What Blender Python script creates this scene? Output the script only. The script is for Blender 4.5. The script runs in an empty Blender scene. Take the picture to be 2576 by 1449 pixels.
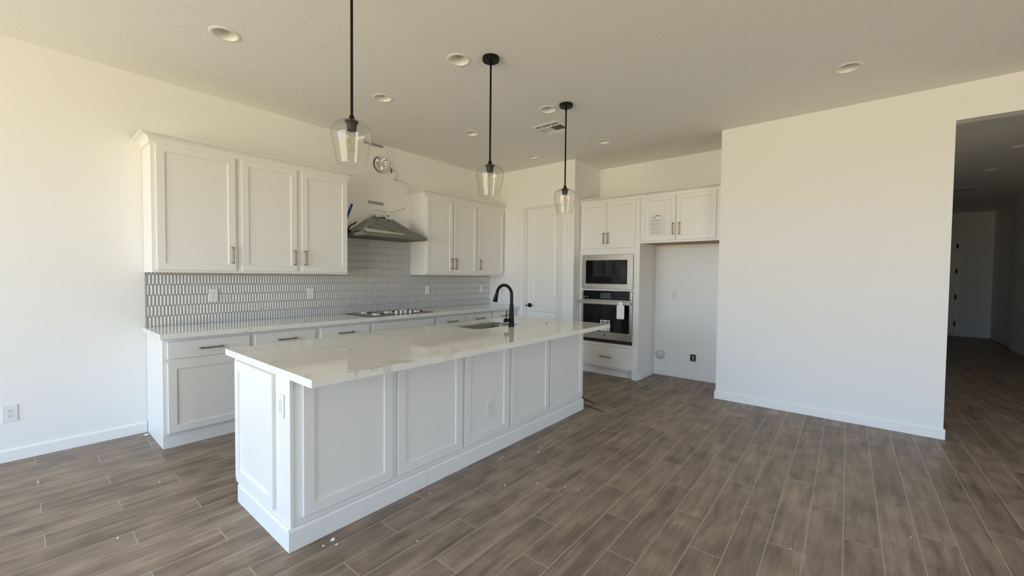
import bpy, bmesh, math, random
from mathutils import Vector, Matrix
random.seed(7)
C = bpy.context.scene.collection
scene = bpy.context.scene
PI = math.pi

# ------------------------------------------------------------------ camera
cam_d = bpy.data.cameras.new('camera'); cam = bpy.data.objects.new('camera', cam_d); C.objects.link(cam)
_fw = Vector((0.77298339, 0.63372941, -0.02972726)); _r = Vector((0.6342152, -0.77308603, 0.01044372))
_u = Vector((0.01636324, 0.0269263, 0.99950349))
_m = Matrix((_r, _u, -_fw)).transposed().to_4x4(); _m.translation = Vector((-0.72778786, -4.69843028, 1.39194667))
cam.matrix_world = _m
cam_d.sensor_fit = 'HORIZONTAL'; cam_d.sensor_width = 36.0; cam_d.lens = 36.0 * 1030.089 / 2576.0
cam_d.clip_start = 0.02; cam_d.clip_end = 200
scene.camera = cam

# ------------------------------------------------------------------ sky, daylight, exposure
world = bpy.data.worlds.new('sky'); scene.world = world; world.use_nodes = True
wn = world.node_tree; wn.nodes.clear()
w_out = wn.nodes.new('ShaderNodeOutputWorld'); w_bg = wn.nodes.new('ShaderNodeBackground')
w_tc = wn.nodes.new('ShaderNodeTexCoord'); w_sep = wn.nodes.new('ShaderNodeSeparateXYZ')
w_mr = wn.nodes.new('ShaderNodeMapRange'); w_mr.inputs[1].default_value = -1; w_mr.inputs[2].default_value = 1
w_cr = wn.nodes.new('ShaderNodeValToRGB')
wn.links.new(w_tc.outputs['Generated'], w_sep.inputs[0]); wn.links.new(w_sep.outputs[2], w_mr.inputs[0])
wn.links.new(w_mr.outputs[0], w_cr.inputs[0]); wn.links.new(w_cr.outputs[0], w_bg.inputs[0]); wn.links.new(w_bg.outputs[0], w_out.inputs[0])
_cr = w_cr.color_ramp
_cr.elements[0].position = 0.0; _cr.elements[0].color = (0.86, 0.76, 0.535, 1)       # sunlit ground outside
_cr.elements[1].position = 1.0; _cr.elements[1].color = (0.36, 0.61, 1.14, 1)       # zenith
for _p, _c in ((0.490, (0.86, 0.76, 0.535)), (0.51, (0.62, 0.835, 1.14)), (0.70, (0.50, 0.76, 1.14))):
    _e = _cr.elements.new(_p); _e.color = (*_c, 1)
w_bg.inputs[1].default_value = 9.0
WX = -4.9                                                                             # the wall of glass doors
WY0, WY1, WZ1 = -0.30, -5.4, 2.7
por_d = bpy.data.lights.new('daylight_portal', 'AREA'); por_d.shape = 'RECTANGLE'; por_d.size = WY0 - WY1; por_d.size_y = WZ1
por_d.cycles.is_portal = True
por = bpy.data.objects.new('daylight_portal', por_d); C.objects.link(por)
por.matrix_world = Matrix.Translation((WX - 0.16, (WY0 + WY1) / 2, WZ1 / 2)) @ Matrix(((0, 0, -1, 0), (1, 0, 0, 0), (0, -1, 0, 0), (0, 0, 0, 1)))
RX0, RX1, RZ1 = -0.5, 1.35, 2.45                                                        # unseen rear glass door, added to brighten the island front
por2_d = bpy.data.lights.new('fill_portal_rear', 'AREA'); por2_d.shape = 'RECTANGLE'; por2_d.size = RX1 - RX0; por2_d.size_y = RZ1
por2_d.cycles.is_portal = True
por2 = bpy.data.objects.new('fill_portal_rear', por2_d); C.objects.link(por2)
por2.matrix_world = Matrix.Translation(((RX0 + RX1) / 2, -9.2 - 0.14, RZ1 / 2)) @ Matrix(((1, 0, 0, 0), (0, 0, -1, 0), (0, 1, 0, 0), (0, 0, 0, 1)))
scene.view_settings.view_transform = 'Standard'; scene.view_settings.look = 'None'
scene.view_settings.gamma = 1.0; scene.view_settings.use_curve_mapping = False
scene.view_settings.exposure = 0.28
cy = scene.cycles
cy.max_bounces = 14; cy.diffuse_bounces = 8; cy.glossy_bounces = 4; cy.transmission_bounces = 6; cy.transparent_max_bounces = 24
cy.caustics_reflective = False; cy.caustics_refractive = False; cy.sample_clamp_indirect = 6.0
cy.use_denoising = True

# ------------------------------------------------------------------ materials
def mat(name, col, rough=0.5, metal=0.0, spec=0.5):
    m = bpy.data.materials.new(name); m.use_nodes = True
    b = m.node_tree.nodes['Principled BSDF']
    b.inputs['Base Color'].default_value = (*col, 1); b.inputs['Roughness'].default_value = rough
    b.inputs['Metallic'].default_value = metal; b.inputs['Specular IOR Level'].default_value = spec
    return m
def nd(m, t, **kw):
    n = m.node_tree.nodes.new(t)
    for k, v in kw.items():
        if k.startswith('i'):
            n.inputs[int(k[1:])].default_value = v
        else:
            setattr(n, k, v)
    return n
def lk(m, a, b): m.node_tree.links.new(a, b)
def bsdf(m): return m.node_tree.nodes['Principled BSDF']
def bump(m, scale, strength, dist, detail=3.0, lo=0.35, hi=0.7):
    tc = nd(m, 'ShaderNodeTexCoord'); nz = nd(m, 'ShaderNodeTexNoise'); nz.inputs['Scale'].default_value = scale; nz.inputs['Detail'].default_value = detail
    mr = nd(m, 'ShaderNodeMapRange', i1=lo, i2=hi); mr.interpolation_type = 'SMOOTHSTEP'
    bp = nd(m, 'ShaderNodeBump'); bp.inputs['Strength'].default_value = strength; bp.inputs['Distance'].default_value = dist
    lk(m, tc.outputs['Object'], nz.inputs['Vector']); lk(m, nz.outputs[0], mr.inputs[0]); lk(m, mr.outputs[0], bp.inputs['Height'])
    lk(m, bp.outputs[0], bsdf(m).inputs['Normal'])
    return m
M_WALL = bump(mat('wall_paint', (0.79, 0.78, 0.76), 0.62, spec=0.35), 26, 0.25, 0.0015)
M_CEIL = bump(mat('ceiling_paint', (0.83, 0.815, 0.78), 0.75, spec=0.25), 34, 0.22, 0.002, 4.0, 0.45, 0.62)
M_WALL_SEMI = bump(mat('wall_paint_semi_gloss', (0.79, 0.785, 0.765), 0.36, spec=0.5), 30, 0.35, 0.0015)
M_TRIM = mat('trim_paint', (0.80, 0.79, 0.765), 0.38)
M_CAB = mat('cabinet_paint', (0.75, 0.74, 0.705), 0.36)
M_DOOR = mat('door_paint', (0.78, 0.77, 0.73), 0.42)
M_PLATE = mat('outlet_plastic', (0.72, 0.72, 0.70), 0.35)
M_SLOT = mat('outlet_slot', (0.05, 0.05, 0.05), 0.6)
M_BLACK = mat('matte_black_metal', (0.006, 0.006, 0.007), 0.40, spec=0.16)
M_SOCKET = mat('socket_black', (0.012, 0.012, 0.013), 0.35, spec=0.3)
M_GLASSBLACK = mat('black_glass', (0.003, 0.003, 0.0035), 0.04, spec=0.26)
M_PANELBLACK = mat('black_panel', (0.008, 0.008, 0.009), 0.10, spec=0.26)
M_DISPLAY = mat('display_glass', (0.045, 0.05, 0.06), 0.15)
M_DARK = mat('dark_void', (0.015, 0.014, 0.013), 0.8)
M_FILM = mat('protective_film', (0.15, 0.15, 0.148), 0.36)
M_FILMMARK = mat('film_print', (0.02, 0.02, 0.02), 0.4)
M_TAPE = mat('masking_tape', (0.52, 0.47, 0.37), 0.7)
M_BLUE = mat('blue_tape', (0.012, 0.05, 0.20), 0.6)
M_PAPER = mat('paper', (0.70, 0.70, 0.68), 0.85)
M_PAPER_W = mat('white_card', (0.83, 0.83, 0.81), 0.8)
M_INK = mat('grey_ink', (0.33, 0.33, 0.33), 0.8)
M_INKDARK = mat('dark_ink', (0.04, 0.04, 0.045), 0.7)
M_WIRE = mat('white_cable', (0.75, 0.73, 0.68), 0.5)
M_COPPER = mat('bare_wire', (0.55, 0.46, 0.38), 0.5, 0.2)
M_ZINC = mat('galvanised_metal', (0.35, 0.35, 0.32), 0.45, 0.6)
M_FOIL = mat('silver_duct_foil', (0.82, 0.80, 0.78), 0.30, 0.85)
M_BULB_BRASS = mat('filament', (0.65, 0.42, 0.15), 0.35, 0.7)
M_CHIP = mat('plaster_chip', (0.75, 0.73, 0.70), 0.8)
M_SPECK = mat('black_speck', (0.015, 0.013, 0.012), 0.6)
M_STICK = mat('dark_stick', (0.06, 0.045, 0.035), 0.7)
M_SCRAP = mat('pale_scrap', (0.42, 0.34, 0.26), 0.7)
M_GROUT = mat('grout', (0.24, 0.235, 0.225), 0.8)
M_COVER = mat('grey_cover_plastic', (0.56, 0.57, 0.60), 0.35)
M_EMBLEM = mat('emblem', (0.05, 0.05, 0.05), 0.3, 0.5)
M_REFL = mat('downlight_reflector', (0.80, 0.78, 0.73), 0.35)
M_LENS = mat('downlight_lens', (0.62, 0.60, 0.55), 0.35)
M_WOODRAW = mat('raw_wood', (0.42, 0.24, 0.11), 0.65)

# brushed steel
def steel(name, col, rough, axis):
    m = mat(name, col, rough, 1.0)
    tc = nd(m, 'ShaderNodeTexCoord'); mp = nd(m, 'ShaderNodeMapping'); nz = nd(m, 'ShaderNodeTexNoise'); nz.inputs['Scale'].default_value = 6
    sc = [140, 140, 140]; sc[axis] = 3; mp.inputs['Scale'].default_value = sc
    mr = nd(m, 'ShaderNodeMapRange', i3=rough - 0.06, i4=rough + 0.08)
    lk(m, tc.outputs['Object'], mp.inputs[0]); lk(m, mp.outputs[0], nz.inputs['Vector']); lk(m, nz.outputs[0], mr.inputs[0]); lk(m, mr.outputs[0], bsdf(m).inputs['Roughness'])
    return m
M_STEEL = steel('brushed_stainless', (0.43, 0.40, 0.355), 0.30, 0)
M_SINK = steel('sink_stainless', (0.22, 0.205, 0.18), 0.34, 0)
M_COOK = steel('cooktop_stainless', (0.26, 0.245, 0.21), 0.30, 0)
M_CHROME = mat('chrome', (0.85, 0.84, 0.80), 0.10, 1.0)
M_BRASS = mat('champagne_bronze', (0.27, 0.20, 0.13), 0.34, 1.0)

# quartz worktop: pale with faint grey veins
def quartz():
    m = mat('quartz', (0.76, 0.75, 0.71), 0.055, spec=0.55)
    tc = nd(m, 'ShaderNodeTexCoord')
    mp = nd(m, 'ShaderNodeMapping'); mp.inputs['Scale'].default_value = (0.9, 1.6, 1.2); mp.inputs['Rotation'].default_value = (0.3, 0.2, 0.5)
    nz = nd(m, 'ShaderNodeTexNoise'); nz.inputs['Scale'].default_value = 2.2; nz.inputs['Detail'].default_value = 7; nz.inputs['Distortion'].default_value = 1.4
    a = nd(m, 'ShaderNodeMath', operation='SUBTRACT', i1=0.5); ab = nd(m, 'ShaderNodeMath', operation='ABSOLUTE')
    mr = nd(m, 'ShaderNodeMapRange', i1=0.0, i2=0.035, i3=1.0, i4=0.0); mr.interpolation_type = 'SMOOTHSTEP'
    n2 = nd(m, 'ShaderNodeTexNoise'); n2.inputs['Scale'].default_value = 2.6; n2.inputs['Detail'].default_value = 3
    m2 = nd(m, 'ShaderNodeMapRange', i1=0.48, i2=0.66); mu = nd(m, 'ShaderNodeMath', operation='MULTIPLY')
    mu2 = nd(m, 'ShaderNodeMath', operation='MULTIPLY', i1=0.55)
    n3 = nd(m, 'ShaderNodeTexNoise'); n3.inputs['Scale'].default_value = 9; n3.inputs['Detail'].default_value = 6
    mx0 = nd(m, 'ShaderNodeMix', data_type='RGBA'); mx0.inputs[6].default_value = (0.78, 0.77, 0.73, 1); mx0.inputs[7].default_value = (0.70, 0.69, 0.645, 1)
    mx = nd(m, 'ShaderNodeMix', data_type='RGBA'); mx.inputs[7].default_value = (0.40, 0.385, 0.35, 1)
    lk(m, tc.outputs['Object'], mp.inputs[0]); lk(m, mp.outputs[0], nz.inputs['Vector']); lk(m, nz.outputs[0], a.inputs[0]); lk(m, a.outputs[0], ab.inputs[0]); lk(m, ab.outputs[0], mr.inputs[0])
    lk(m, tc.outputs['Object'], n2.inputs['Vector']); lk(m, n2.outputs[0], m2.inputs[0]); lk(m, mr.outputs[0], mu.inputs[0]); lk(m, m2.outputs[0], mu.inputs[1]); lk(m, mu.outputs[0], mu2.inputs[0])
    lk(m, tc.outputs['Object'], n3.inputs['Vector']); lk(m, n3.outputs[0], mx0.inputs[0]); lk(m, mx0.outputs[2], mx.inputs[6]); lk(m, mu2.outputs[0], mx.inputs[0])
    lk(m, mx.outputs[2], bsdf(m).inputs['Base Color'])
    return m
M_QUARTZ = quartz()
M_TILE = mat('glazed_picket_tile', (0.50, 0.49, 0.47), 0.24, spec=0.4)

# wood-look floor tile, thirds running bond along x
def floor_mat():
    m = mat('wood_look_tile', (0.2, 0.16, 0.13), 0.45)
    def math(op, a=None, b=None):
        n = nd(m, 'ShaderNodeMath', operation=op)
        for k, v in ((0, a), (1, b)):
            if v is None: continue
            if isinstance(v, (int, float)): n.inputs[k].default_value = v
            else: lk(m, v, n.inputs[k])
        return n.outputs[0]
    tc = nd(m, 'ShaderNodeTexCoord'); sp = nd(m, 'ShaderNodeSeparateXYZ'); lk(m, tc.outputs['Object'], sp.inputs[0])
    X, Y = sp.outputs[0], sp.outputs[1]
    P, L = 0.15525, 0.909
    v = math('DIVIDE', math('SUBTRACT', math('MULTIPLY', Y, -1.0), 2.853), P)
    row = math('FLOOR', v); fv = math('SUBTRACT', v, row)
    u = math('DIVIDE', math('ADD', math('SUBTRACT', X, 0.264), math('MULTIPLY', row, L / 3)), L)
    col = math('FLOOR', u); fu = math('SUBTRACT', u, col)
    dv = math('MULTIPLY', math('MINIMUM', fv, math('SUBTRACT', 1.0, fv)), P)
    du = math('MULTIPLY', math('MINIMUM', fu, math('SUBTRACT', 1.0, fu)), L)
    dm = math('MINIMUM', dv, du)
    gr = nd(m, 'ShaderNodeMapRange', i1=0.0019, i2=0.0032, i3=1.0, i4=0.0); lk(m, dm, gr.inputs[0])
    cb = nd(m, 'ShaderNodeCombineXYZ'); lk(m, row, cb.inputs[0]); lk(m, col, cb.inputs[1])
    wnz = nd(m, 'ShaderNodeTexWhiteNoise', noise_dimensions='3D'); lk(m, cb.outputs[0], wnz.inputs['Vector'])
    # grain, shifted per tile
    cb2 = nd(m, 'ShaderNodeCombineXYZ')
    lk(m, math('ADD', math('MULTIPLY', X, 2.6), math('MULTIPLY', wnz.outputs[0], 37.0)), cb2.inputs[0])
    lk(m, math('MULTIPLY', Y, 17.0), cb2.inputs[1]); lk(m, math('MULTIPLY', wnz.outputs[0], 91.0), cb2.inputs[2])
    g1 = nd(m, 'ShaderNodeTexNoise'); g1.inputs['Scale'].default_value = 1.0; g1.inputs['Detail'].default_value = 8; g1.inputs['Roughness'].default_value = 0.62; g1.inputs['Distortion'].default_value = 0.25; lk(m, cb2.outputs[0], g1.inputs['Vector'])
    cb3 = nd(m, 'ShaderNodeCombineXYZ')
    lk(m, math('ADD', math('MULTIPLY', X, 5.0), math('MULTIPLY', wnz.outputs[0], 11.0)), cb3.inputs[0]); lk(m, math('MULTIPLY', Y, 120.0), cb3.inputs[1]); lk(m, math('MULTIPLY', wnz.outputs[0], 53.0), cb3.inputs[2])
    g2 = nd(m, 'ShaderNodeTexNoise'); g2.inputs['Scale'].default_value = 1.0; g2.inputs['Detail'].default_value = 5; lk(m, cb3.outputs[0], g2.inputs['Vector'])
    g3 = nd(m, 'ShaderNodeTexNoise'); g3.inputs['Scale'].default_value = 5.0; g3.inputs['Detail'].default_value = 4; lk(m, tc.outputs['Object'], g3.inputs['Vector'])
    ramp = nd(m, 'ShaderNodeValToRGB'); lk(m, g1.outputs[0], ramp.inputs[0])
    e = ramp.color_ramp.elements; e[0].position = 0.31; e[0].color = (0.150, 0.110, 0.083, 1); e[1].position = 0.60; e[1].color = (0.294, 0.223, 0.168, 1)
    mxa = nd(m, 'ShaderNodeMix', data_type='RGBA', blend_type='MULTIPLY'); mxa.inputs[0].default_value = 0.65
    r2 = nd(m, 'ShaderNodeMapRange', i1=0.3, i2=0.7, i3=0.72, i4=1.18); lk(m, g2.outputs[0], r2.inputs[0])
    lk(m, ramp.outputs[0], mxa.inputs[6]); lk(m, r2.outputs[0], mxa.inputs[7])
    r3 = nd(m, 'ShaderNodeMapRange', i3=0.86, i4=1.14); lk(m, wnz.outputs[0], r3.inputs[0])
    r4 = nd(m, 'ShaderNodeMapRange', i1=0.3, i2=0.7, i3=0.76, i4=1.20); lk(m, g3.outputs[0], r4.inputs[0])
    mxb = nd(m, 'ShaderNodeMix', data_type='RGBA', blend_type='MULTIPLY'); mxb.inputs[0].default_value = 1.0
    lk(m, mxa.outputs[2], mxb.inputs[6]); lk(m, math('MULTIPLY', r3.outputs[0], r4.outputs[0]), mxb.inputs[7])
    mxg = nd(m, 'ShaderNodeMix', data_type='RGBA'); lk(m, gr.outputs[0], mxg.inputs[0]); lk(m, mxb.outputs[2], mxg.inputs[6]); mxg.inputs[7].default_value = (0.38, 0.32, 0.27, 1)
    lk(m, mxg.outputs[2], bsdf(m).inputs['Base Color'])
    rr = nd(m, 'ShaderNodeMapRange', i3=0.38, i4=0.55); lk(m, g2.outputs[0], rr.inputs[0]); lk(m, rr.outputs[0], bsdf(m).inputs['Roughness'])
    hh = math('SUBTRACT', math('MULTIPLY', g2.outputs[0], 0.25), math('MULTIPLY', gr.outputs[0], 1.0))
    bp = nd(m, 'ShaderNodeBump'); bp.inputs['Strength'].default_value = 0.35; bp.inputs['Distance'].default_value = 0.0015; lk(m, hh, bp.inputs['Height']); lk(m, bp.outputs[0], bsdf(m).inputs['Normal'])
    return m
M_FLOOR = floor_mat()

def clear_glass():
    m = bpy.data.materials.new('clear_glass'); m.use_nodes = True; t = m.node_tree; t.nodes.clear()
    o = t.nodes.new('ShaderNodeOutputMaterial'); mx = t.nodes.new('ShaderNodeMixShader'); tr = t.nodes.new('ShaderNodeBsdfTransparent'); gl = t.nodes.new('ShaderNodeBsdfGlossy')
    lw = t.nodes.new('ShaderNodeLayerWeight'); lw.inputs[0].default_value = 0.5
    pw = t.nodes.new('ShaderNodeMath'); pw.operation = 'POWER'; pw.inputs[1].default_value = 4.5
    fr = t.nodes.new('ShaderNodeMath'); fr.operation = 'MULTIPLY_ADD'; fr.inputs[1].default_value = 0.85; fr.inputs[2].default_value = 0.026
    t.links.new(lw.outputs[1], pw.inputs[0]); t.links.new(pw.outputs[0], fr.inputs[0])
    tr.inputs[0].default_value = (0.975, 0.975, 0.97, 1); gl.inputs['Roughness'].default_value = 0.015
    t.links.new(fr.outputs[0], mx.inputs[0]); t.links.new(tr.outputs[0], mx.inputs[1]); t.links.new(gl.outputs[0], mx.inputs[2]); t.links.new(mx.outputs[0], o.inputs[0])
    return m
M_GLASS = clear_glass()

# ------------------------------------------------------------------ mesh helpers
class MB:
    def __init__(s, M=None): s.bm = bmesh.new(); s.M = M or Matrix()
    def v(s, p): return s.bm.verts.new(s.M @ Vector(p))
    def poly(s, pts, smooth=False):
        f = s.bm.faces.new([s.v(p) for p in pts]); f.smooth = smooth; return f
    def mesh(s, pts, faces, smooth=False):
        vs = [s.v(p) for p in pts]
        for f in faces:
            g = s.bm.faces.new([vs[i] for i in f]); g.smooth = smooth
        return vs
    def box(s, x0, x1, y0, y1, z0, z1, bev=0.0, seg=1):
        x0, x1 = sorted((x0, x1)); y0, y1 = sorted((y0, y1)); z0, z1 = sorted((z0, z1))
        vs = s.mesh([(x0, y0, z0), (x1, y0, z0), (x1, y1, z0), (x0, y1, z0), (x0, y0, z1), (x1, y0, z1), (x1, y1, z1), (x0, y1, z1)],
                    [(0, 3, 2, 1), (4, 5, 6, 7), (0, 1, 5, 4), (1, 2, 6, 5), (2, 3, 7, 6), (3, 0, 4, 7)])
        if bev > 0:
            es = list({e for v in vs for e in v.link_edges})
            bmesh.ops.bevel(s.bm, geom=es, offset=bev, segments=seg, profile=0.5, affect='EDGES')
        return s
    def prism(s, pts, h0, h1, axis=2):
        # polygon pts (a, b) extruded along axis between h0 and h1; a, b are the other two axes in order
        def P(a, b, h):
            q = [a, b]; q.insert(axis, h); return tuple(q)
        n = len(pts); lo = [P(a, b, h0) for a, b in pts]; hi = [P(a, b, h1) for a, b in pts]
        s.mesh(lo + hi, [tuple(range(n))[::-1], tuple(range(n, 2 * n))] + [(i, (i + 1) % n, n + (i + 1) % n, n + i) for i in range(n)])
        bmesh.ops.recalc_face_normals(s.bm, faces=s.bm.faces[:])
        return s
    def lathe(s, prof, seg=32, cx=0, cy=0, cz=0, axis='Z', close=False, cap0=False, cap1=False):
        def P(r, h, t):
            a, b = r * math.cos(t), r * math.sin(t)
            if axis == 'Z': return (cx + a, cy + b, cz + h)
            if axis == 'Y': return (cx + a, cy + h, cz + b)
            return (cx + h, cy + a, cz + b)
        rings = [[s.v(P(r, h, 2 * PI * k / seg)) for k in range(seg)] for r, h in prof]
        n = len(rings)
        new = []
        for i in range(n if close else n - 1):
            A, B = rings[i], rings[(i + 1) % n]
            for k in range(seg):
                f = s.bm.faces.new((A[k], A[(k + 1) % seg], B[(k + 1) % seg], B[k])); f.smooth = True; new.append(f)
        if cap0: new.append(s.bm.faces.new(rings[0][::-1]))
        if cap1: new.append(s.bm.faces.new(rings[-1]))
        bmesh.ops.recalc_face_normals(s.bm, faces=new)
        return s
    def tube(s, pts, r, seg=10, caps=True, up=None):
        pts = [Vector(p) for p in pts]; n = len(pts); rs = r if isinstance(r, (list, tuple)) else [r] * n
        rings = []; prev = None
        for i, p in enumerate(pts):
            t = (pts[min(i + 1, n - 1)] - pts[max(i - 1, 0)]).normalized()
            if prev is None:
                a = Vector((0, 0, 1)) if abs(t.z) < 0.9 else Vector((1, 0, 0)); nn = t.cross(a).normalized()
            else:
                nn = (prev - t * prev.dot(t)).normalized()
            prev = nn; b = t.cross(nn)
            rings.append([s.v(p + rs[i] * (math.cos(2 * PI * k / seg) * nn + math.sin(2 * PI * k / seg) * b)) for k in range(seg)])
        for A, B in zip(rings, rings[1:]):
            for k in range(seg):
                f = s.bm.faces.new((A[k], A[(k + 1) % seg], B[(k + 1) % seg], B[k])); f.smooth = True
        if caps: s.bm.faces.new(rings[0][::-1]); s.bm.faces.new(rings[-1])
        bmesh.ops.recalc_face_normals(s.bm, faces=s.bm.faces[:])
        return s
    def shaker(s, u0, u1, z0, z1, yf, t=0.02, rail=0.055, dep=0.009, ch=0.0018, sl=0.004):
        """door lying on plane y=yf+t, front at y=yf (front faces -y), recessed middle panel"""
        def ring(o, y): return [(u0 + o, y, z0 + o), (u1 - o, y, z0 + o), (u1 - o, y, z1 - o), (u0 + o, y, z1 - o)]
        rs = ring(0, yf + t) + ring(0, yf + ch) + ring(ch, yf) + ring(rail, yf) + ring(rail + sl, yf + dep)
        fs = [(3, 2, 1, 0)[::-1]]
        for k in range(4):
            for i in range(4):
                j = (i + 1) % 4; fs.append((4 * k + i, 4 * k + j, 4 * k + 4 + j, 4 * k + 4 + i))
        fs.append((16, 17, 18, 19)); s.mesh(rs, fs)
        bmesh.ops.recalc_face_normals(s.bm, faces=s.bm.faces[:])
        return s
    def handle(s, u, z, L, vertical, yf, off=0.030, w=0.0105):
        """square bar pull with two posts, standing off the face y=yf towards -y"""
        def B(a0, a1, b0, b1, y0, y1):
            if vertical: s.box(u + b0, u + b1, y0, y1, z + a0, z + a1, 0.0012)
            else: s.box(u + a0, u + a1, y0, y1, z + b0, z + b1, 0.0012)
        h = w / 2
        B(-L / 2 + 0.010, L / 2 - 0.010, -h, h, yf - off - w, yf - off)
        for q in (-1, 1):
            a, b = sorted((q * L / 2, q * (L / 2 - 0.013)))
            B(a, b, -h - 0.0015, h + 0.0015, yf - off - w - 0.001, yf - 0.0002)
        return s
    def build(s, name, m, parent=None, smooth=False, label=None, angle=35):
        me = bpy.data.meshes.new(name)
        if smooth:
            for f in s.bm.faces: f.smooth = True
        s.bm.to_mesh(me); s.bm.free()
        if any(p.use_smooth for p in me.polygons): me.set_sharp_from_angle(angle=math.radians(angle))
        me.materials.append(m)
        o = bpy.data.objects.new(name, me); C.objects.link(o)
        if parent: o.parent = parent
        if label: o['label'] = label
        return o
def tag(o, label, cat, group=None, kind=None):
    o['label'] = label; o['category'] = cat
    if group: o['group'] = group
    if kind: o['kind'] = kind
    return o
def thing(name, label, cat, loc=(0, 0, 0), rotz=0.0, group=None):
    o = bpy.data.objects.new(name, None); C.objects.link(o); o.empty_display_size = 0.1
    o.location = loc; o.rotation_euler = (0, 0, rotz)
    return tag(o, label, cat, group)
def struct(name, mb, m, parent=None):
    o = mb.build(name, m, parent)
    if not parent: o['kind'] = 'structure'
    return o
def copy_tree(src, parent=None):
    c = src.copy(); C.objects.link(c)
    if parent: c.parent = parent
    for ch in list(src.children): copy_tree(ch, c)
    return c
FX = -PI / 2      # root rotation of things that face -x: local +x -> -y, local -y -> -x

# ------------------------------------------------------------------ room dimensions
H = 3.067
XP = 4.391; XA = 5.154; XB = 4.414
YPA, YB0, YB1, YB2 = -1.6445, -3.5466, -5.378, -7.33
HEAD = 2.761; REAR = -9.2; XH = 14.236; YHL = -5.20; YHR = -7.36

# ------------------------------------------------------------------ setting
struct('floor', MB().box(WX - 0.15, XH + 0.2, REAR, 0.1, -0.08, 0.0), M_FLOOR)

def boolean_cut(o, cutters):
    for c in cutters:
        md = o.modifiers.new('cut', 'BOOLEAN'); md.operation = 'DIFFERENCE'; md.solver = 'EXACT'; md.object = c
    dg = bpy.context.evaluated_depsgraph_get(); dg.update()
    me = bpy.data.meshes.new_from_object(o.evaluated_get(dg)); o.modifiers.clear(); old = o.data; o.data = me
    bpy.data.meshes.remove(old)
    for c in cutters: bpy.data.objects.remove(c, do_unlink=True)
def joined_cutter(mb): return mb.build('cutter', M_DARK)

LIGHTS = [(0.245, -1.272), (1.50, -2.312), (1.527, -1.242), (2.713, -2.322), (2.730, -1.222), (3.945, -2.312), (3.938, -1.240), (3.495, -4.655), (7.20, -6.285), (8.635, -6.312)]
VENT = (3.188, -2.063)
ceil_o = struct('ceiling', MB().box(WX - 0.15, XH + 0.2, REAR, 0.1, H, H + 0.22), M_CEIL)
cm = MB()
for x, y in LIGHTS: cm.lathe([(0.079, H - 0.05), (0.079, H + 0.10)], 40, x, y, 0, cap0=True, cap1=True)
cm.box(VENT[0] - 0.155, VENT[0] + 0.155, VENT[1] - 0.145, VENT[1] + 0.145, H - 0.05, H + 0.12)
boolean_cut(ceil_o, [joined_cutter(cm)])

wk = struct('wall_left', MB().box(WX - 0.15, XP + 0.9, 0.0, 0.15, 0.0, H), M_WALL)
DUCT = (2.300, 2.806)
boolean_cut(wk, [joined_cutter(MB().lathe([(0.102, -0.05), (0.102, 0.12)], 40, DUCT[0], 0, DUCT[1], axis='Y', cap0=True, cap1=True))])
# pantry wall with its doorway
DY0, DY1, DZ = -0.738, -1.460, 2.458
struct('wall_far', MB().box(XP, XP + 0.12, DY0, 0.0, 0, H).box(XP, XP + 0.12, YPA + 0.12, DY1, 0, H).box(XP, XP + 0.12, DY1, DY0, DZ, H)
       .box(XP, XA + 0.14, YPA, YPA + 0.12, 0, H), M_WALL)
struct('wall_alcove', MB().box(XA, XA + 0.14, YB0, YPA, 0, H).box(XB + 0.14, XA + 0.14, YB0 - 0.12, YB0, 0, H), M_WALL_SEMI)
struct('wall_right', MB().box(XB, XB + 0.14, YB1, YB0, 0, H).box(XB, XB + 0.14, YB2, YB1, HEAD, H).box(XB, XB + 0.14, REAR, YB2, 0, H), M_WALL)
struct('wall_hall_left', MB().box(XB + 0.14, XH, YHL, YHL + 0.12, 0, H), M_WALL)
struct('wall_hall_back', MB().box(XH, XH + 0.14, YHR - 0.15, YHL, 0, H), M_WALL)
struct('wall_hall_right', MB().box(XB + 0.14, 12.1, YHR - 0.05, YHR + 0.08, 0, H).box(12.1, XH, YHR - 0.15, YHR - 0.03, 0, H), M_WALL)
struct('wall_rear', MB().box(WX - 0.15, RX0, REAR - 0.12, REAR, 0, H).box(RX1, XB + 0.14, REAR - 0.12, REAR, 0, H).box(RX0, RX1, REAR - 0.12, REAR, RZ1, H), M_WALL)
struct('wall_window', MB().box(WX - 0.15, WX, WY0, 0.0, 0, H).box(WX - 0.15, WX, REAR, WY1, 0, H).box(WX - 0.15, WX, WY1, WY0, WZ1, H), M_WALL)
# sliding glass doors in the window wall (frames only stand in the opening edge; glass in four leaves)
wf = MB()
nW = 4; wl = (WY0 - WY1) / nW
for k in range(nW + 1):
    yk = WY1 + k * wl; wf.box(WX - 0.11, WX - 0.05, max(yk - 0.035, WY1), min(yk + 0.035, WY0), 0.04, WZ1 - 0.04)
wf.box(WX - 0.11, WX - 0.05, WY1, WY0, 0.0, 0.05).box(WX - 0.11, WX - 0.05, WY1, WY0, WZ1 - 0.05, WZ1)
win = struct('window_1', wf, M_TRIM)
for k in range(nW):
    MB().box(WX - 0.083, WX - 0.077, WY1 + k * wl + 0.035, WY1 + (k + 1) * wl - 0.035, 0.05, WZ1 - 0.05).build('pane', M_GLASS, win)

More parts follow.
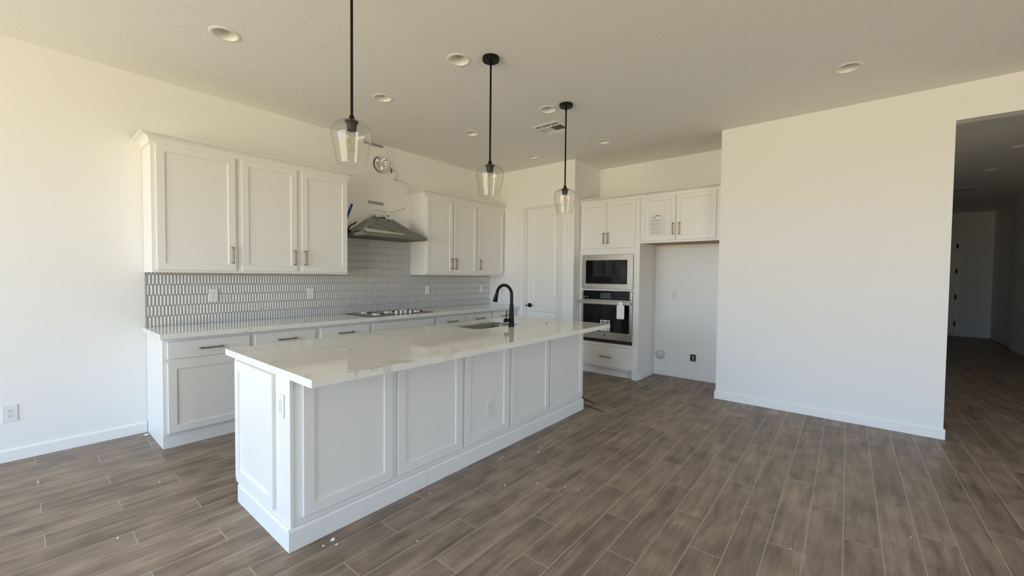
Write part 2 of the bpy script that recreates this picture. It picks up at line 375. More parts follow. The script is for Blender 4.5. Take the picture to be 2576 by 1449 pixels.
wf = MB(); nR = 1; rl = (RX1 - RX0) / nR
for k in range(nR + 1):
    xk = RX0 + k * rl; wf.box(max(xk - 0.035, RX0), min(xk + 0.035, RX1), REAR - 0.09, REAR - 0.03, 0.04, RZ1 - 0.04)
wf.box(RX0, RX1, REAR - 0.09, REAR - 0.03, 0.0, 0.05).box(RX0, RX1, REAR - 0.09, REAR - 0.03, RZ1 - 0.05, RZ1)
fill_win = struct('fill_window_rear', wf, M_TRIM)  # added opening behind the camera, lets in fill light for the island front
for k in range(nR):
    MB().box(RX0 + k * rl + 0.035, RX0 + (k + 1) * rl - 0.035, REAR - 0.063, REAR - 0.057, 0.05, RZ1 - 0.05).build('pane', M_GLASS, fill_win)

def baseboard(name, x0, x1, y0, y1, nx, ny, h=0.09, t=0.012):
    """board along a wall; (nx, ny) points into the room; eased top edge"""
    mb = MB()
    prof = [(0, 0), (t, 0), (t, h - 0.012), (t - 0.004, h - 0.003), (t - 0.008, h), (0, h)]
    if ny: mb.prism([(y0 + ny * a, b) for a, b in prof], x0, x1, axis=0)
    else: mb.prism([(x0 + nx * a, b) for a, b in prof], y0, y1, axis=1)
    return struct(name, mb, M_TRIM)
baseboard('baseboard_left', WX, -0.004, 0, 0, 0, -1)
baseboard('baseboard_right', XB, XB, YB1 - 0.012, YB0 + 0.012, -1, 0)
baseboard('baseboard_right_jamb', XB - 0.0, XB + 0.14, YB1, YB1, 0, -1)
baseboard('baseboard_right_corner', XB + 0.0, XB + 0.14, YB0, YB0, 0, 1)
baseboard('baseboard_alcove', XA, XA, YB0, -2.553, -1, 0)
baseboard('baseboard_hall_right', XB + 0.14, 12.1, YHR + 0.08, YHR + 0.08, 0, 1)
baseboard('baseboard_hall_back', XH, XH, YHR - 0.03, -6.85, -1, 0)

# pantry door
sx = XP + 0.070
def flat_door(mb, y0, y1, z0, z1, panels, x, t=0.035):
    """door slab facing -x with raised panels set in moulded recesses"""
    M0 = mb.M; mb.M = Matrix.Translation((x, 0, 0)) @ Matrix.Rotation(FX, 4, 'Z')
    # local u = -y
    U0, U1 = -y0, -y1
    us = sorted([U0, U1] + [u for p in panels for u in (-p[0], -p[1])]); us = sorted(set(round(u, 5) for u in us))
    zs = sorted(set(round(z, 5) for z in [z0, z1] + [z for p in panels for z in (p[2], p[3])]))
    for i in range(len(us) - 1):
        for j in range(len(zs) - 1):
            um, zm = (us[i] + us[i + 1]) / 2, (zs[j] + zs[j + 1]) / 2
            hit = any(-p[0] < um < -p[1] and p[2] < zm < p[3] for p in panels)
            if not hit: mb.poly([(us[i], 0, zs[j]), (us[i + 1], 0, zs[j]), (us[i + 1], 0, zs[j + 1]), (us[i], 0, zs[j + 1])])
    for p in panels:
        a, b, c, d_ = -p[0], -p[1], p[2], p[3]
        def R(o, y): return [(a + o, y, c + o), (b - o, y, c + o), (b - o, y, d_ - o), (a + o, y, d_ - o)]
        rs = R(0, 0) + R(0.014, 0.010) + R(0.024, 0.010) + R(0.050, 0.002)
        fs = [(4 * k + i, 4 * k + (i + 1) % 4, 4 * k + 4 + (i + 1) % 4, 4 * k + 4 + i) for k in range(3) for i in range(4)] + [(12, 13, 14, 15)]
        mb.mesh(rs, fs)
    mb.poly([(U0, t, z0), (U0, t, z1), (U1, t, z1), (U1, t, z0)])
    for q in (((U0, z0), (U1, z0)), ((U1, z0), (U1, z1)), ((U1, z1), (U0, z1)), ((U0, z1), (U0, z0))):
        (ua, za), (ub, zb) = q; mb.poly([(ua, 0, za), (ua, t, za), (ub, t, zb), (ub, 0, zb)])
    bmesh.ops.remove_doubles(mb.bm, verts=mb.bm.verts[:], dist=1e-5)
    bmesh.ops.recalc_face_normals(mb.bm, faces=mb.bm.faces[:])
    mb.M = M0
    return mb
d1 = struct('door_1', flat_door(MB(), -0.745, -1.453, 0.012, 2.450, [(-0.880, -1.310, 1.035, 2.325), (-0.880, -1.310, 0.18, 0.845)], sx), M_DOOR)
hd = MB(); hd.box(sx - 0.010, sx - 0.0003, -0.845, -0.783, 0.900, 0.962, 0.002)
hd.lathe([(0.010, -0.045), (0.010, -0.009)], 20, sx, -0.814, 0.931, axis='X', cap0=True, cap1=True)
hd.box(sx - 0.055, sx - 0.040, -0.905, -0.765, 0.925, 0.938, 0.002); hd.build('door_handle', M_BLACK, d1, label='black square-rose lever handle')
# casing: head, two legs, jambs and stops
cs = MB()
cw = 0.072
cs.box(XP - 0.014, XP, DY0, DY0 + cw, 0, DZ + cw, 0.003); cs.box(XP - 0.014, XP, DY1 - cw, DY1, 0, DZ + cw, 0.003); cs.box(XP - 0.014, XP, DY1, DY0, DZ, DZ + cw, 0.003)
cs.box(XP + 0.0, XP + 0.12, DY0 - 0.004, DY0, 0, DZ).box(XP, XP + 0.12, DY1, DY1 + 0.004, 0, DZ).box(XP, XP + 0.12, DY1, DY0, DZ - 0.004, DZ)
cs.box(XP + 0.030, XP + 0.066, DY0 - 0.018, DY0 - 0.001, 0, DZ - 0.001).box(XP + 0.030, XP + 0.066, DY1 + 0.001, DY1 + 0.018, 0, DZ - 0.001).box(XP + 0.030, XP + 0.066, DY1 + 0.018, DY0 - 0.018, DZ - 0.018, DZ - 0.001)
struct('trim_1', cs, M_TRIM)
# door far down the hall
d2 = struct('door_2', MB().box(XH - 0.045, XH - 0.002, -6.768, -5.90, 0.01, 2.44), M_DOOR)
hg = MB()
for z in (0.31, 0.98, 1.62, 2.25): hg.box(XH - 0.052, XH - 0.046, -6.80, -6.766, z - 0.06, z + 0.06)
hg.build('hinge', M_BLACK, d2, label='black door hinges')
struct('trim_2', MB().box(XH - 0.018, XH, -6.85, -6.775, 0, 2.51).box(XH - 0.018, XH, -6.775, -5.9, 2.445, 2.51), M_TRIM)

# ------------------------------------------------------------------ base cabinets (face y=-0.594, fronts y=-0.614)
BF = -0.594
CT = 0.8735
def base_cab(x0, x1, drawers, doors, label, endpanel=False, false_front=False):
    """drawers: (x0, x1, has_handle); doors: (x0, x1, handle side)"""
    t = thing('base_cabinet', label, 'cabinet', (x0, 0, 0))
    o = -x0; g = 0.0006
    b = MB(Matrix.Translation((o, 0, 0)))
    b.box(x0 + g, x1 - g, BF, -0.003, 0.105, CT - 0.001)
    b.box(x0 + (0 if endpanel else g), x1 - g, BF + 0.012, -0.003, 0.0, 0.105)
    b.build('carcass', M_CAB, t)
    for a, c, hh in drawers:
        if hh: f = MB(Matrix.Translation((o, 0, 0))).box(a, c, BF - 0.020, BF - 0.0003, 0.709, 0.845, 0.0018).build('drawer', M_CAB, t)
        else: MB(Matrix.Translation((o, 0, 0))).prism([(BF - 0.0003, 0.709), (BF - 0.020, 0.709), (BF - 0.033, 0.843), (BF - 0.013, 0.845)], a, c, axis=0).build('false_front', M_CAB, t)
        if hh: MB(Matrix.Translation((o, 0, 0))).handle((a + c) / 2, 0.777, 0.160, False, BF - 0.020).build('handle', M_BRASS, f, label='bronze bar handle')
    for a, c, side in doors:
        f = MB(Matrix.Translation((o, 0, 0))).shaker(a, c, 0.123, 0.682, BF - 0.020, 0.0197).build('door', M_CAB, t)
        u = c - 0.028 if side > 0 else a + 0.028
        MB(Matrix.Translation((o, 0, 0))).handle(u, 0.58, 0.150, True, BF - 0.020).build('handle', M_BRASS, f, label='bronze bar handle')
    return t
base_cab(0.0, 0.618, [(0.029, 0.595, True)], [(0.029, 0.595, 1)], 'white base cabinet at the exposed left end, drawer over one recessed-panel door', endpanel=True)
base_cab(0.618, 1.789, [(0.642, 1.178, True), (1.229, 1.768, True)], [(0.642, 1.178, 1), (1.229, 1.768, -1)], 'white base cabinet with two drawers, between the end cabinet and the cooktop cabinet')
base_cab(1.789, 2.706, [(1.811, 2.676, False)], [(1.811, 2.238, 1), (2.249, 2.676, -1)], 'white base cabinet under the cooktop, with one wide plain front and no drawer handle')
base_cab(2.706, 3.803, [(2.737, 3.241, True), (3.271, 3.789, True)], [(2.737, 3.241, 1), (3.271, 3.789, -1)], 'white base cabinet with two drawers, just right of the cooktop')
base_cab(3.803, XP - 0.003, [(3.816, 4.345, True)], [(3.816, 4.345, -1)], 'narrow white base cabinet in the far corner beside the pantry door')

# wall worktop
wt = MB().box(-0.025, XP - 0.002, -0.6584, -0.001, CT, 0.914, 0.002)
tag(wt.build('worktop', M_QUARTZ), 'long pale quartz worktop along the tiled wall, carrying the cooktop', 'countertop')

# ------------------------------------------------------------------ picket tile backsplash
def picket_tiles():
    px, pz, w, tip = 0.0250, 0.0930, 0.0116, 0.0125
    b = (pz - tip) / 2; a = b + tip
    regs = [(0.004, XP - 0.003, 0.9148, 1.3885), (1.679, 2.760, 1.3885, 1.835)]
    out = MB()
    for (x0, x1, z0, z1) in regs:
        mb = MB()
        j0, j1 = int(math.floor((z0 - 1.283) / pz)) - 1, int(math.ceil((z1 - 1.283) / pz)) + 1
        for j in range(j0, j1 + 1):
            zc = 1.283 - a + 0.005 + j * pz
            if zc + a < z0 or zc - a > z1: continue
            off = 0.016 + (px / 2 if j % 2 else 0.0)
            i0, i1 = int(math.floor((x0 - off) / px)), int(math.ceil((x1 - off) / px))
            for i in range(i0, i1 + 1):
                xc = off + i * px
                A, B = a - 0.0012, b - 0.0004
                ow = [(0, A), (w, B), (w, -B), (0, -A), (-w, -B), (-w, B)]
                wi = 0.0026; ai, bi = A - 0.0085, B - 0.002
                iw = [(0, ai), (wi, bi), (wi, -bi), (0, -ai), (-wi, -bi), (-wi, bi)]
                vs = [(xc + p, -0.0030, zc + q) for p, q in ow] + [(xc + p, -0.0045, zc + q) for p, q in ow] + [(xc + p, -0.0112, zc + q) for p, q in iw]
                fs = [(k, (k + 1) % 6, 6 + (k + 1) % 6, 6 + k) for k in range(6)] + [(6 + k, 6 + (k + 1) % 6, 12 + (k + 1) % 6, 12 + k) for k in range(6)] + [tuple(range(12, 18))]
                mb.mesh(vs, fs)
        for co, no in (((x0, 0, 0), (-1, 0, 0)), ((x1, 0, 0), (1, 0, 0)), ((0, 0, z0), (0, 0, -1)), ((0, 0, z1), (0, 0, 1))):
            bmesh.ops.bisect_plane(mb.bm, geom=mb.bm.verts[:] + mb.bm.edges[:] + mb.bm.faces[:], plane_co=co, plane_no=no, clear_outer=True)
        me = bpy.data.meshes.new('tmp'); mb.bm.to_mesh(me); mb.bm.free(); out.bm.from_mesh(me); bpy.data.meshes.remove(me)
    bmesh.ops.recalc_face_normals(out.bm, faces=out.bm.faces[:])
    # make sure fronts look into the room
    for f in out.bm.faces:
        if f.normal.y > 0.2: f.normal_flip()
    return out
bs = thing('backsplash', 'grey-white elongated picket tile backsplash between worktop and wall cabinets', 'backsplash')
MB().box(0.0, XP - 0.002, -0.0034, -0.0003, 0.9142, 1.389).box(1.677, 2.761, -0.0034, -0.0003, 1.389, 1.836).build('grout_bed', M_GROUT, bs)
picket_tiles().build('tile', M_TILE, bs)
MB().box(-0.004, 0.003, -0.010, -0.0003, 0.9142, 1.389).build('edge_trim', M_ZINC, bs)

# ------------------------------------------------------------------ wall cabinets
UZ0, UZ1, UD = 1.390, 2.456, -0.3208
def wall_cab(x0, x1, doors, label):
    t = thing('wall_cabinet', label, 'cabinet', (x0, 0, UZ0)); T = Matrix.Translation((-x0, 0, -UZ0)); g = 0.0006
    MB(T).box(x0 + g, x1 - g, UD, -0.002, UZ0, UZ1, 0.001).build('carcass', M_CAB, t)
    for a, c, side in doors:
        f = MB(T).shaker(a, c, 1.412, 2.438, UD - 0.020, 0.0197).build('door', M_CAB, t)
        u = c - 0.028 if side > 0 else a + 0.028
        MB(T).handle(u, 1.553, 0.150, True, UD - 0.020).build('handle', M_BRASS, f, label='bronze bar handle')
    return t
wall_cab(-0.009, 0.603, [(0.022, 0.579, 1)], 'white one-door wall cabinet at the left end above the tile')
wall_cab(0.603, 1.676, [(0.630, 1.121, 1), (1.172, 1.664, -1)], 'white two-door wall cabinet just left of the range hood')
wall_cab(2.7625, 3.757, [(2.780, 3.253, 1), (3.276, 3.738, -1)], 'white two-door wall cabinet just right of the range hood')
wall_cab(3.757, XP - 0.003, [(3.774, 4.362, -1)], 'white one-door wall cabinet in the far corner by the pantry door')

def crown(name, path, label, side, z0=2.440, rise=0.072, out=0.064):
    """cove moulding swept along a path of (x, y); side=+1 means outward is to the right of travel"""
    prof = [(0.000, 0.0), (0.006, 0.0), (0.008, 0.010)]
    for k in range(7):
        a = k / 6 * PI / 2; prof.append((0.010 + (out - 0.016) * (1 - math.cos(a)), 0.012 + (rise - 0.022) * math.sin(a)))
    prof += [(out, rise - 0.008), (out, rise), (0.0, rise)]
    n = len(path); dirs = [(Vector(path[i + 1]) - Vector(path[i])).normalized() for i in range(n - 1)]
    nor = [Vector((d.y, -d.x)) * side for d in dirs]
    mb = MB(); rings = []
    for i, p in enumerate(path):
        if i == 0: m = nor[0]
        elif i == n - 1: m = nor[-1]
        else:
            m = (nor[i - 1] + nor[i]); m = m / (1 + nor[i - 1].dot(nor[i]))
        rings.append([mb.v((p[0] + m.x * a, p[1] + m.y * a, z0 + b)) for a, b in prof])
    k = len(prof)
    for A, B in zip(rings, rings[1:]):
        for i in range(k): mb.bm.faces.new((A[i], A[(i + 1) % k], B[(i + 1) % k], B[i]))
    mb.bm.faces.new(rings[0]); mb.bm.faces.new(rings[-1][::-1])
    bmesh.ops.recalc_face_normals(mb.bm, faces=mb.bm.faces[:])
    return tag(mb.build(name, M_CAB), label, 'moulding')
e = 0.0006
crown('crown_moulding', [(-0.009 - e, -0.001), (-0.009 - e, UD - e), (1.676 + e, UD - e), (1.676 + e, -0.001)], 'white crown moulding over the wall cabinets left of the range hood', 1)
crown('crown_moulding', [(2.7625 - e, -0.001), (2.7625 - e, UD - e), (XP - 0.002, UD - e)], 'white crown moulding over the wall cabinets right of the range hood', 1)

# ------------------------------------------------------------------ tall oven cabinet and over-fridge cabinet (face x=4.56, fronts x=4.54)
TF = 4.560
ty = lambda y: -y                      # local u from world y (root at y=0)
def LX(): return MB(Matrix.Translation((0, 0, 0)))
oc = thing('oven_cabinet', 'tall white cabinet holding the microwave and wall oven, left of the fridge alcove', 'cabinet', (TF, YPA, 0), FX)
OY = YPA
def OM(): return MB(Matrix.Translation((OY, 0, 0)))     # local u = OY - y  => shift of -y by OY
L0, L1, L2 = 1.650, 2.504, 2.551                            # -y of left side, right inner, right outer
dep = XA - TF - 0.003
c = OM()
c.box(L0, L0 + 0.045, 0, dep, 0.105, 2.456).box(L1 - 0.034, L2, 0, dep, 0.0, 2.456)
c.box(L0 + 0.045, L1 - 0.034, dep - 0.012, dep, 0.105, 2.456)
for z0, z1 in ((0.105, 0.130), (0.420, 0.464), (1.196, 1.219), (1.703, 1.795), (2.430, 2.456)):
    c.box(L0 + 0.045, L1 - 0.034, 0, dep - 0.012, z0, z1)
c.box(L0, L1, 0.053, dep, 0.0, 0.105)
c.build('carcass', M_CAB, oc)
for a, b_, side in ((1.676, 2.072, 1), (2.076, 2.490, -1)):
    f = OM().shaker(a, b_, 1.790, 2.433, -0.020, 0.0197).build('door', M_CAB, oc)
    OM().handle((b_ - 0.030) if side > 0 else (a + 0.030), 1.928, 0.150, True, -0.020).build('handle', M_BRASS, f, label='bronze bar handle')
f = OM().box(1.692, 2.500, -0.020, -0.0003, 0.128, 0.418, 0.0018).build('drawer', M_CAB, oc)
OM().handle(2.095, 0.274, 0.160, False, -0.020).build('handle', M_BRASS, f, label='bronze bar handle')
OM().box(L2 + 0.0004, L2 + 0.0124, 0.06, dep, 0.0, 0.088, 0.002).build('base_board', M_TRIM, oc)

fc = thing('fridge_cabinet', 'white two-door cabinet bridging the empty fridge alcove, paper notice on its left door', 'cabinet', (TF, -2.553, 1.838), FX)
def FM(): return MB(Matrix.Translation((-2.553, 0, -1.838)))
FR = 3.543
c = FM().box(2.553, FR, 0, 0.020, 1.838, 2.456).box(2.553, 2.571, 0.020, dep, 1.838, 2.456).box(FR - 0.018, FR, 0.020, dep, 1.838, 2.456).box(2.571, FR - 0.018, 0.02, dep, 1.888, 2.456)
c.build('carcass', M_CAB, fc)
FM().box(2.572, FR - 0.019, 0.021, dep, 1.846, 1.8875).build('bottom_panel', M_WOODRAW, fc, label='unfinished brown wood underside')
for a, b_, side in ((2.567, 3.012, 1), (3.017, 3.478, -1)):
    f = FM().shaker(a, b_, 1.866, 2.432, -0.020, 0.0197).build('door', M_CAB, fc)
    FM().handle((b_ - 0.028) if side > 0 else (a + 0.045), 2.005, 0.150, True, -0.020).build('handle', M_BRASS, f, label='bronze bar handle')
crown('crown_moulding', [(TF - e, YPA - 0.006), (TF - e, YB0 + 0.003)], 'white crown moulding over the oven and fridge cabinets', 1, z0=2.437, rise=0.058, out=0.058)

# microwave
mw = thing('microwave', 'built-in black glass microwave in a wide stainless frame, above the wall oven', 'microwave', (TF, YPA, 1.222), FX)
def WM(): return MB(Matrix.Translation((OY, 0, -1.222)))
a0, a1 = 1.698, 2.468
w = WM(); z0, z1 = 1.222, 1.700; g0, g1, gz0, gz1 = 1.763, 2.389, 1.294, 1.624
w.box(a0, g0, -0.022, -0.001, z0, z1, 0.0015).box(g1, a1, -0.022, -0.001, z0, z1, 0.0015).box(g0, g1, -0.022, -0.001, z0, gz0, 0.0015).box(g0, g1, -0.022, -0.001, gz1, z1, 0.0015)
w.build('trim_frame', M_STEEL, mw)
WM().box(g0 + 0.001, 2.270, -0.026, -0.002, gz0 + 0.001, gz1 - 0.001, 0.001).build('door', M_GLASSBLACK, mw)
cp = WM().box(2.272, g1 - 0.001, -0.026, -0.002, gz0 + 0.001, gz1 - 0.001, 0.001).build('control_panel', M_PANELBLACK, mw)
for r_ in range(6): WM().box(2.294, 2.366, -0.0268, -0.0261, 1.375 + r_ * 0.030, 1.381 + r_ * 0.030).build('key_row', M_DISPLAY, cp)
WM().box(2.290, 2.372, -0.0275, -0.0262, 1.308, 1.338).build('door_button', M_DARK, cp)
WM().box(L0 + 0.050, L1 - 0.040, 0.0, 0.40, 1.240, 1.690).build('body', M_DARK, mw)
lg = WM().box(1.780, 1.806, -0.0266, -0.0261, 1.318, 1.324).build('badge', M_DISPLAY, mw)

# wall oven
ov = thing('wall_oven', 'stainless and black glass wall oven under the microwave, card tag on its handle', 'oven', (TF, YPA, 0.467), FX)
def VM(): return MB(Matrix.Translation((OY, 0, -0.467)))
VM().box(L0 + 0.050, L1 - 0.040, 0.0, 0.50, 0.480, 1.185).build('body', M_DARK, ov)
for q0, q1 in ((a0, 1.728), (2.432, a1)): VM().box(q0, q1, -0.022, -0.001, 1.075, 1.192, 0.0012).build('end_cap', M_STEEL, ov)
cpv = VM().box(1.729, 2.431, -0.024, -0.001, 1.075, 1.192, 0.001).build('control_panel', M_GLASSBLACK, ov)
VM().box(2.000, 2.160, -0.0249, -0.0241, 1.088, 1.168).build('display', M_DISPLAY, cpv)
VM().box(1.742, 1.752, -0.0249, -0.0241, 1.098, 1.112).box(1.768, 1.774, -0.0249, -0.0241, 1.102, 1.106).box(1.792, 1.804, -0.0249, -0.0241, 1.098, 1.112).build('icon', M_COVER, cpv)
dr = VM().box(a0, 1.730, -0.026, -0.001, 0.515, 1.070, 0.0015).box(2.430, a1, -0.026, -0.001, 0.515, 1.070, 0.0015).box(1.730, 2.430, -0.026, -0.001, 0.515, 0.622, 0.0015).box(1.730, 2.430, -0.026, -0.001, 1.002, 1.070, 0.0015).build('door', M_STEEL, ov)
VM().box(1.731, 2.429, -0.028, -0.002, 0.623, 1.001, 0.001).build('door_glass', M_GLASSBLACK, dr)
hb = VM(); hb.box(1.690, 2.462, -0.085, -0.068, 1.014, 1.050, 0.004, 2)
hb.box(1.694, 1.720, -0.068, -0.0262, 1.020, 1.044, 0.002).box(2.432, 2.458, -0.068, -0.0262, 1.020, 1.044, 0.002); hb.build('handle', M_STEEL, dr)
VM().box(a0 + 0.005, a1 - 0.003, -0.018, -0.001, 0.469, 0.512).build('vent_strip', M_DARK, ov)
# small ring emblem with a tail
em = VM(); em.lathe([(0.010, -0.0275), (0.010, -0.0262), (0.015, -0.0262), (0.015, -0.0275)], 24, 2.073, 0, 0.572, axis='Y', close=True)
em.box(2.073 - 0.005, 2.073 + 0.005, -0.0275, -0.0262, 0.568, 0.576).box(2.082, 2.095, -0.0275, -0.0262, 0.556, 0.562).build('emblem', M_EMBLEM, dr)
# energy sticker and hang tag, each its own thing
st = thing('sticker', 'white printed sticker on the black oven door glass', 'sticker', (TF, OY, 0.627), FX)
def SM(): return MB(Matrix.Translation((OY, 0, -0.627)))
SM().box(2.008, 2.152, -0.0296, -0.0283, 0.629, 0.784).build('backing', M_PAPER_W, st)
sp_ = SM()
sp_.box(2.020, 2.075, -0.0302, -0.0297, 0.755, 0.772).box(2.090, 2.140, -0.0302, -0.0297, 0.755, 0.772).box(2.020, 2.140, -0.0302, -0.0297, 0.738, 0.748)
for k in range(4): sp_.box(2.022, 2.136 - 0.02 * (k % 2), -0.0302, -0.0297, 0.722 - k * 0.016, 0.726 - k * 0.016)
sp_.box(2.120, 2.138, -0.0302, -0.0297, 0.636, 0.650); sp_.build('print', M_INKDARK, st)
tg = MB(Matrix.Translation((OY, 0, -0.822)))
tg.prism([(2.280, 0.822), (2.378, 0.822), (2.388, 0.838), (2.388, 1.008), (2.364, 1.012), (2.358, 1.054), (2.312, 1.054), (2.304, 1.012), (2.280, 1.008)], -0.0895, -0.0872, axis=1)
hl = tg.build('hang_tag', M_PAPER_W); tag(hl, 'blank white card tag hanging from the oven door handle', 'tag')
hl.location = (TF, OY, 0.822); hl.rotation_euler = (0, 0, FX)

# paper notice taped on the fridge cabinet's left door
pn = thing('paper_notice', 'grey printed paper notice taped to the cabinet door above the fridge alcove', 'paper', (TF - 0.0113, -2.780, 2.06), FX)
def PM(): return MB(Matrix.Translation((-2.780, 0, -2.06)) @ Matrix.Rotation(0, 4, 'X'))
PM().prism([(2.672, 1.920), (2.890, 1.926), (2.887, 2.205), (2.720, 2.190), (2.664, 2.180)], -0.0012, -0.0002, axis=1).build('sheet', M_PAPER, pn)
pk = PM()
pk.box(2.752, 2.812, -0.0017, -0.00125, 2.178, 2.187).box(2.735, 2.748, -0.0017, -0.00125, 2.150, 2.166)
pk.build('heading', M_INKDARK, pn)
PM().box(2.755, 2.815, -0.0017, -0.00125, 2.150, 2.172).build('logo_box', M_PAPER_W, pn)
pk = PM(); random.seed(3)
for k in range(17):
    z = 2.130 - k * 0.0108
    if k in (3, 9, 13): continue
    pk.box(2.692, 2.692 + random.uniform(0.09, 0.165), -0.0017, -0.00125, z, z + 0.0035)
pk.build('text_line', M_INK, pn)

# ------------------------------------------------------------------ island
IB = (0.133, 3.040, -2.571, -1.789)    # body
isl = thing('kitchen_island', 'white panelled kitchen island standing on a tall plinth in the middle of the floor', 'island', (1.6, -2.18, 0))
TI = Matrix.Translation((-1.6, 2.18, 0))
ITZ = 0.9045; IUT = 0.8645
b = MB(TI)
# outline: the kitchen-side cabinets run a little deeper than the end panel
b.prism([(IB[0] + 0.018, IB[2]), (IB[1], IB[2]), (IB[1], -1.655), (0.205, -1.655), (0.205, IB[3]), (IB[0] + 0.018, IB[3])], 0.100, IUT - 0.0005, axis=2)
b.box(IB[0] + 0.02, IB[1] - 0.02, IB[2] + 0.02, -1.862, 0.0, 0.0998).box(0.225, IB[1] - 0.02, -1.862, -1.715, 0.0, 0.0998)
b_o = b.build('body', M_CAB, isl)
bpy.context.view_layer.update()
boolean_cut(b_o, [joined_cutter(MB().box(1.89, 2.68, -2.17, -1.70, 0.62, 0.95))])
MB(TI).box(IB[0], IB[0] + 0.0175, IB[2] - 0.004, IB[3], 0.100, IUT - 0.0005, 0.001).build('end_panel', M_CAB, isl)
MB(TI @ Matrix.Translation((IB[0], 0, 0)) @ Matrix.Rotation(FX, 4, 'Z')).shaker(1.846, 2.402, 0.152, 0.8635, -0.020, 0.0197).build('end_door_panel', M_CAB, isl)
for a, c_ in ((0.192, 0.719), (0.757, 1.295), (1.325, 1.816), (1.854, 2.403), (2.418, 3.022)):
    MB(TI).shaker(a, c_, 0.150, IUT - 0.002, IB[2] - 0.020, 0.0197).build('front_panel', M_CAB, isl)
# plinth boards, with the joint seen on the long side
def plinth(u0, u1, h=0.1116, t=0.0118, M=None):
    return MB(M).prism([(-t, 0.0), (0, 0.0), (0, h), (-t + 0.007, h), (-t, h - 0.013)], u0, u1, axis=0)
JX = 0.985
for a, c_ in ((IB[0] - 0.0121, JX - 0.0006), (JX + 0.0006, IB[1] + 0.0118)):
    plinth(a, c_, M=TI @ Matrix.Translation((0, IB[2] - 0.0045, 0))).build('plinth_board', M_CAB, isl)
plinth(1.858, -(IB[2] - 0.0045) - 0.0001, M=TI @ Matrix.Translation((IB[0] - 0.0003, 0, 0)) @ Matrix.Rotation(FX, 4, 'Z')).build('plinth_board', M_CAB, isl)
plinth(-2.575, -1.858, M=TI @ Matrix.Translation((IB[1] + 0.0003, 0, 0)) @ Matrix.Rotation(PI / 2, 4, 'Z')).build('plinth_board', M_CAB, isl)

# island worktop with the sink cut-out
IT = (0.131, 3.177, -2.813, -1.617)
def rrect(x0, x1, y0, y1, r, n=8):
    p = []
    for cx_, cy_, a0_ in ((x1 - r, y1 - r, 0), (x0 + r, y1 - r, PI / 2), (x0 + r, y0 + r, PI), (x1 - r, y0 + r, 3 * PI / 2)):
        for k in range(n + 1): p.append((cx_ + r * math.cos(a0_ + k / n * PI / 2), cy_ + r * math.sin(a0_ + k / n * PI / 2)))
    return p
top = MB().box(IT[0], IT[1], IT[2], IT[3], IUT, ITZ, 0.002).build('island_worktop', M_QUARTZ)
SK = (1.927, 2.643, -2.134, -1.738)
boolean_cut(top, [joined_cutter(MB().prism(rrect(*SK, 0.085), 0.80, 0.95))])
tag(top, 'thick pale quartz island worktop with faint grey veins, overhanging towards the room', 'countertop')
# sink bowl
sk = thing('kitchen_sink', 'undermounted stainless steel sink set in the island worktop', 'sink', (2.285, -1.936, IUT))
TS = Matrix.Translation((-2.285, 1.936, -IUT))
s_ = MB(TS); loops = []
for (g_, z_, r_) in ((-0.0006, ITZ - 0.022, 0.0845), (-0.003, ITZ - 0.021, 0.083), (-0.006, ITZ - 0.026, 0.082), (-0.012, 0.690, 0.08), (-0.030, 0.668, 0.07), (-0.060, 0.660, 0.05)):
    loops.append([s_.v((x, y, z_)) for x, y in rrect(SK[0] - g_, SK[1] + g_, SK[2] - g_, SK[3] + g_, r_)])
for A, B in zip(loops, loops[1:]):
    for k in range(len(A)):
        ff = s_.bm.faces.new((A[k], A[(k + 1) % len(A)], B[(k + 1) % len(A)], B[k])); ff.smooth = True
s_.bm.faces.new(loops[-1])
bmesh.ops.recalc_face_normals(s_.bm, faces=s_.bm.faces[:])
so = s_.build('basin', M_SINK, sk); sm = so.modifiers.new('thick', 'SOLIDIFY'); sm.thickness = 0.0015; sm.offset = -1
MB(TS).lathe([(0.0, 0.664), (0.028, 0.663), (0.045, 0.6635), (0.045, 0.661)], 28, 2.285, -1.936, 0).build('drain', M_CHROME, sk)
# faucet
fa = thing('kitchen_faucet', 'tall matte black gooseneck faucet standing behind the island sink', 'faucet', (2.302, -2.211, ITZ))
f1 = MB().lathe([(0.0, 0.0005), (0.030, 0.0005), (0.030, 0.006), (0.0275, 0.010), (0.0255, 0.07), (0.0225, 0.14), (0.018, 0.215), (0.0165, 0.225), (0.0165, 0.23)], 28, cap1=True); f1.build('body', M_BLACK, fa)
gp = [(0, 0, 0.228), (0, 0.0, 0.28)]
R_ = 0.094
for k in range(0, 19):
    a = k / 18 * math.radians(168); gp.append((0, R_ - R_ * math.cos(a), 0.302 + R_ * math.sin(a)))
e1 = Vector(gp[-1]); dd = (Vector(gp[-1]) - Vector(gp[-2])).normalized()
gp.append(tuple(e1 + dd * 0.010))
MB().tube(gp, 0.0150, 16).build('spout', M_BLACK, fa)
p0 = e1 + dd * 0.008; sh = [tuple(p0 + dd * q) for q in (0.0, 0.010, 0.040, 0.080, 0.086)]
MB().tube(sh, [0.0155, 0.017, 0.0195, 0.0245, 0.0235], 20).build('spray_head', M_BLACK, fa)
lv = MB().lathe([(0.0, -0.098), (0.017, -0.098), (0.019, -0.094), (0.019, -0.068), (0.017, -0.060), (0.017, -0.010)], 20, 0, 0, 0.066, axis='X')
lv.tube([(-0.082, 0, 0.078), (-0.078, 0.0, 0.115), (-0.068, 0.0, 0.158)], [0.0058, 0.0052, 0.0046], 10); lv.build('lever', M_BLACK, fa)

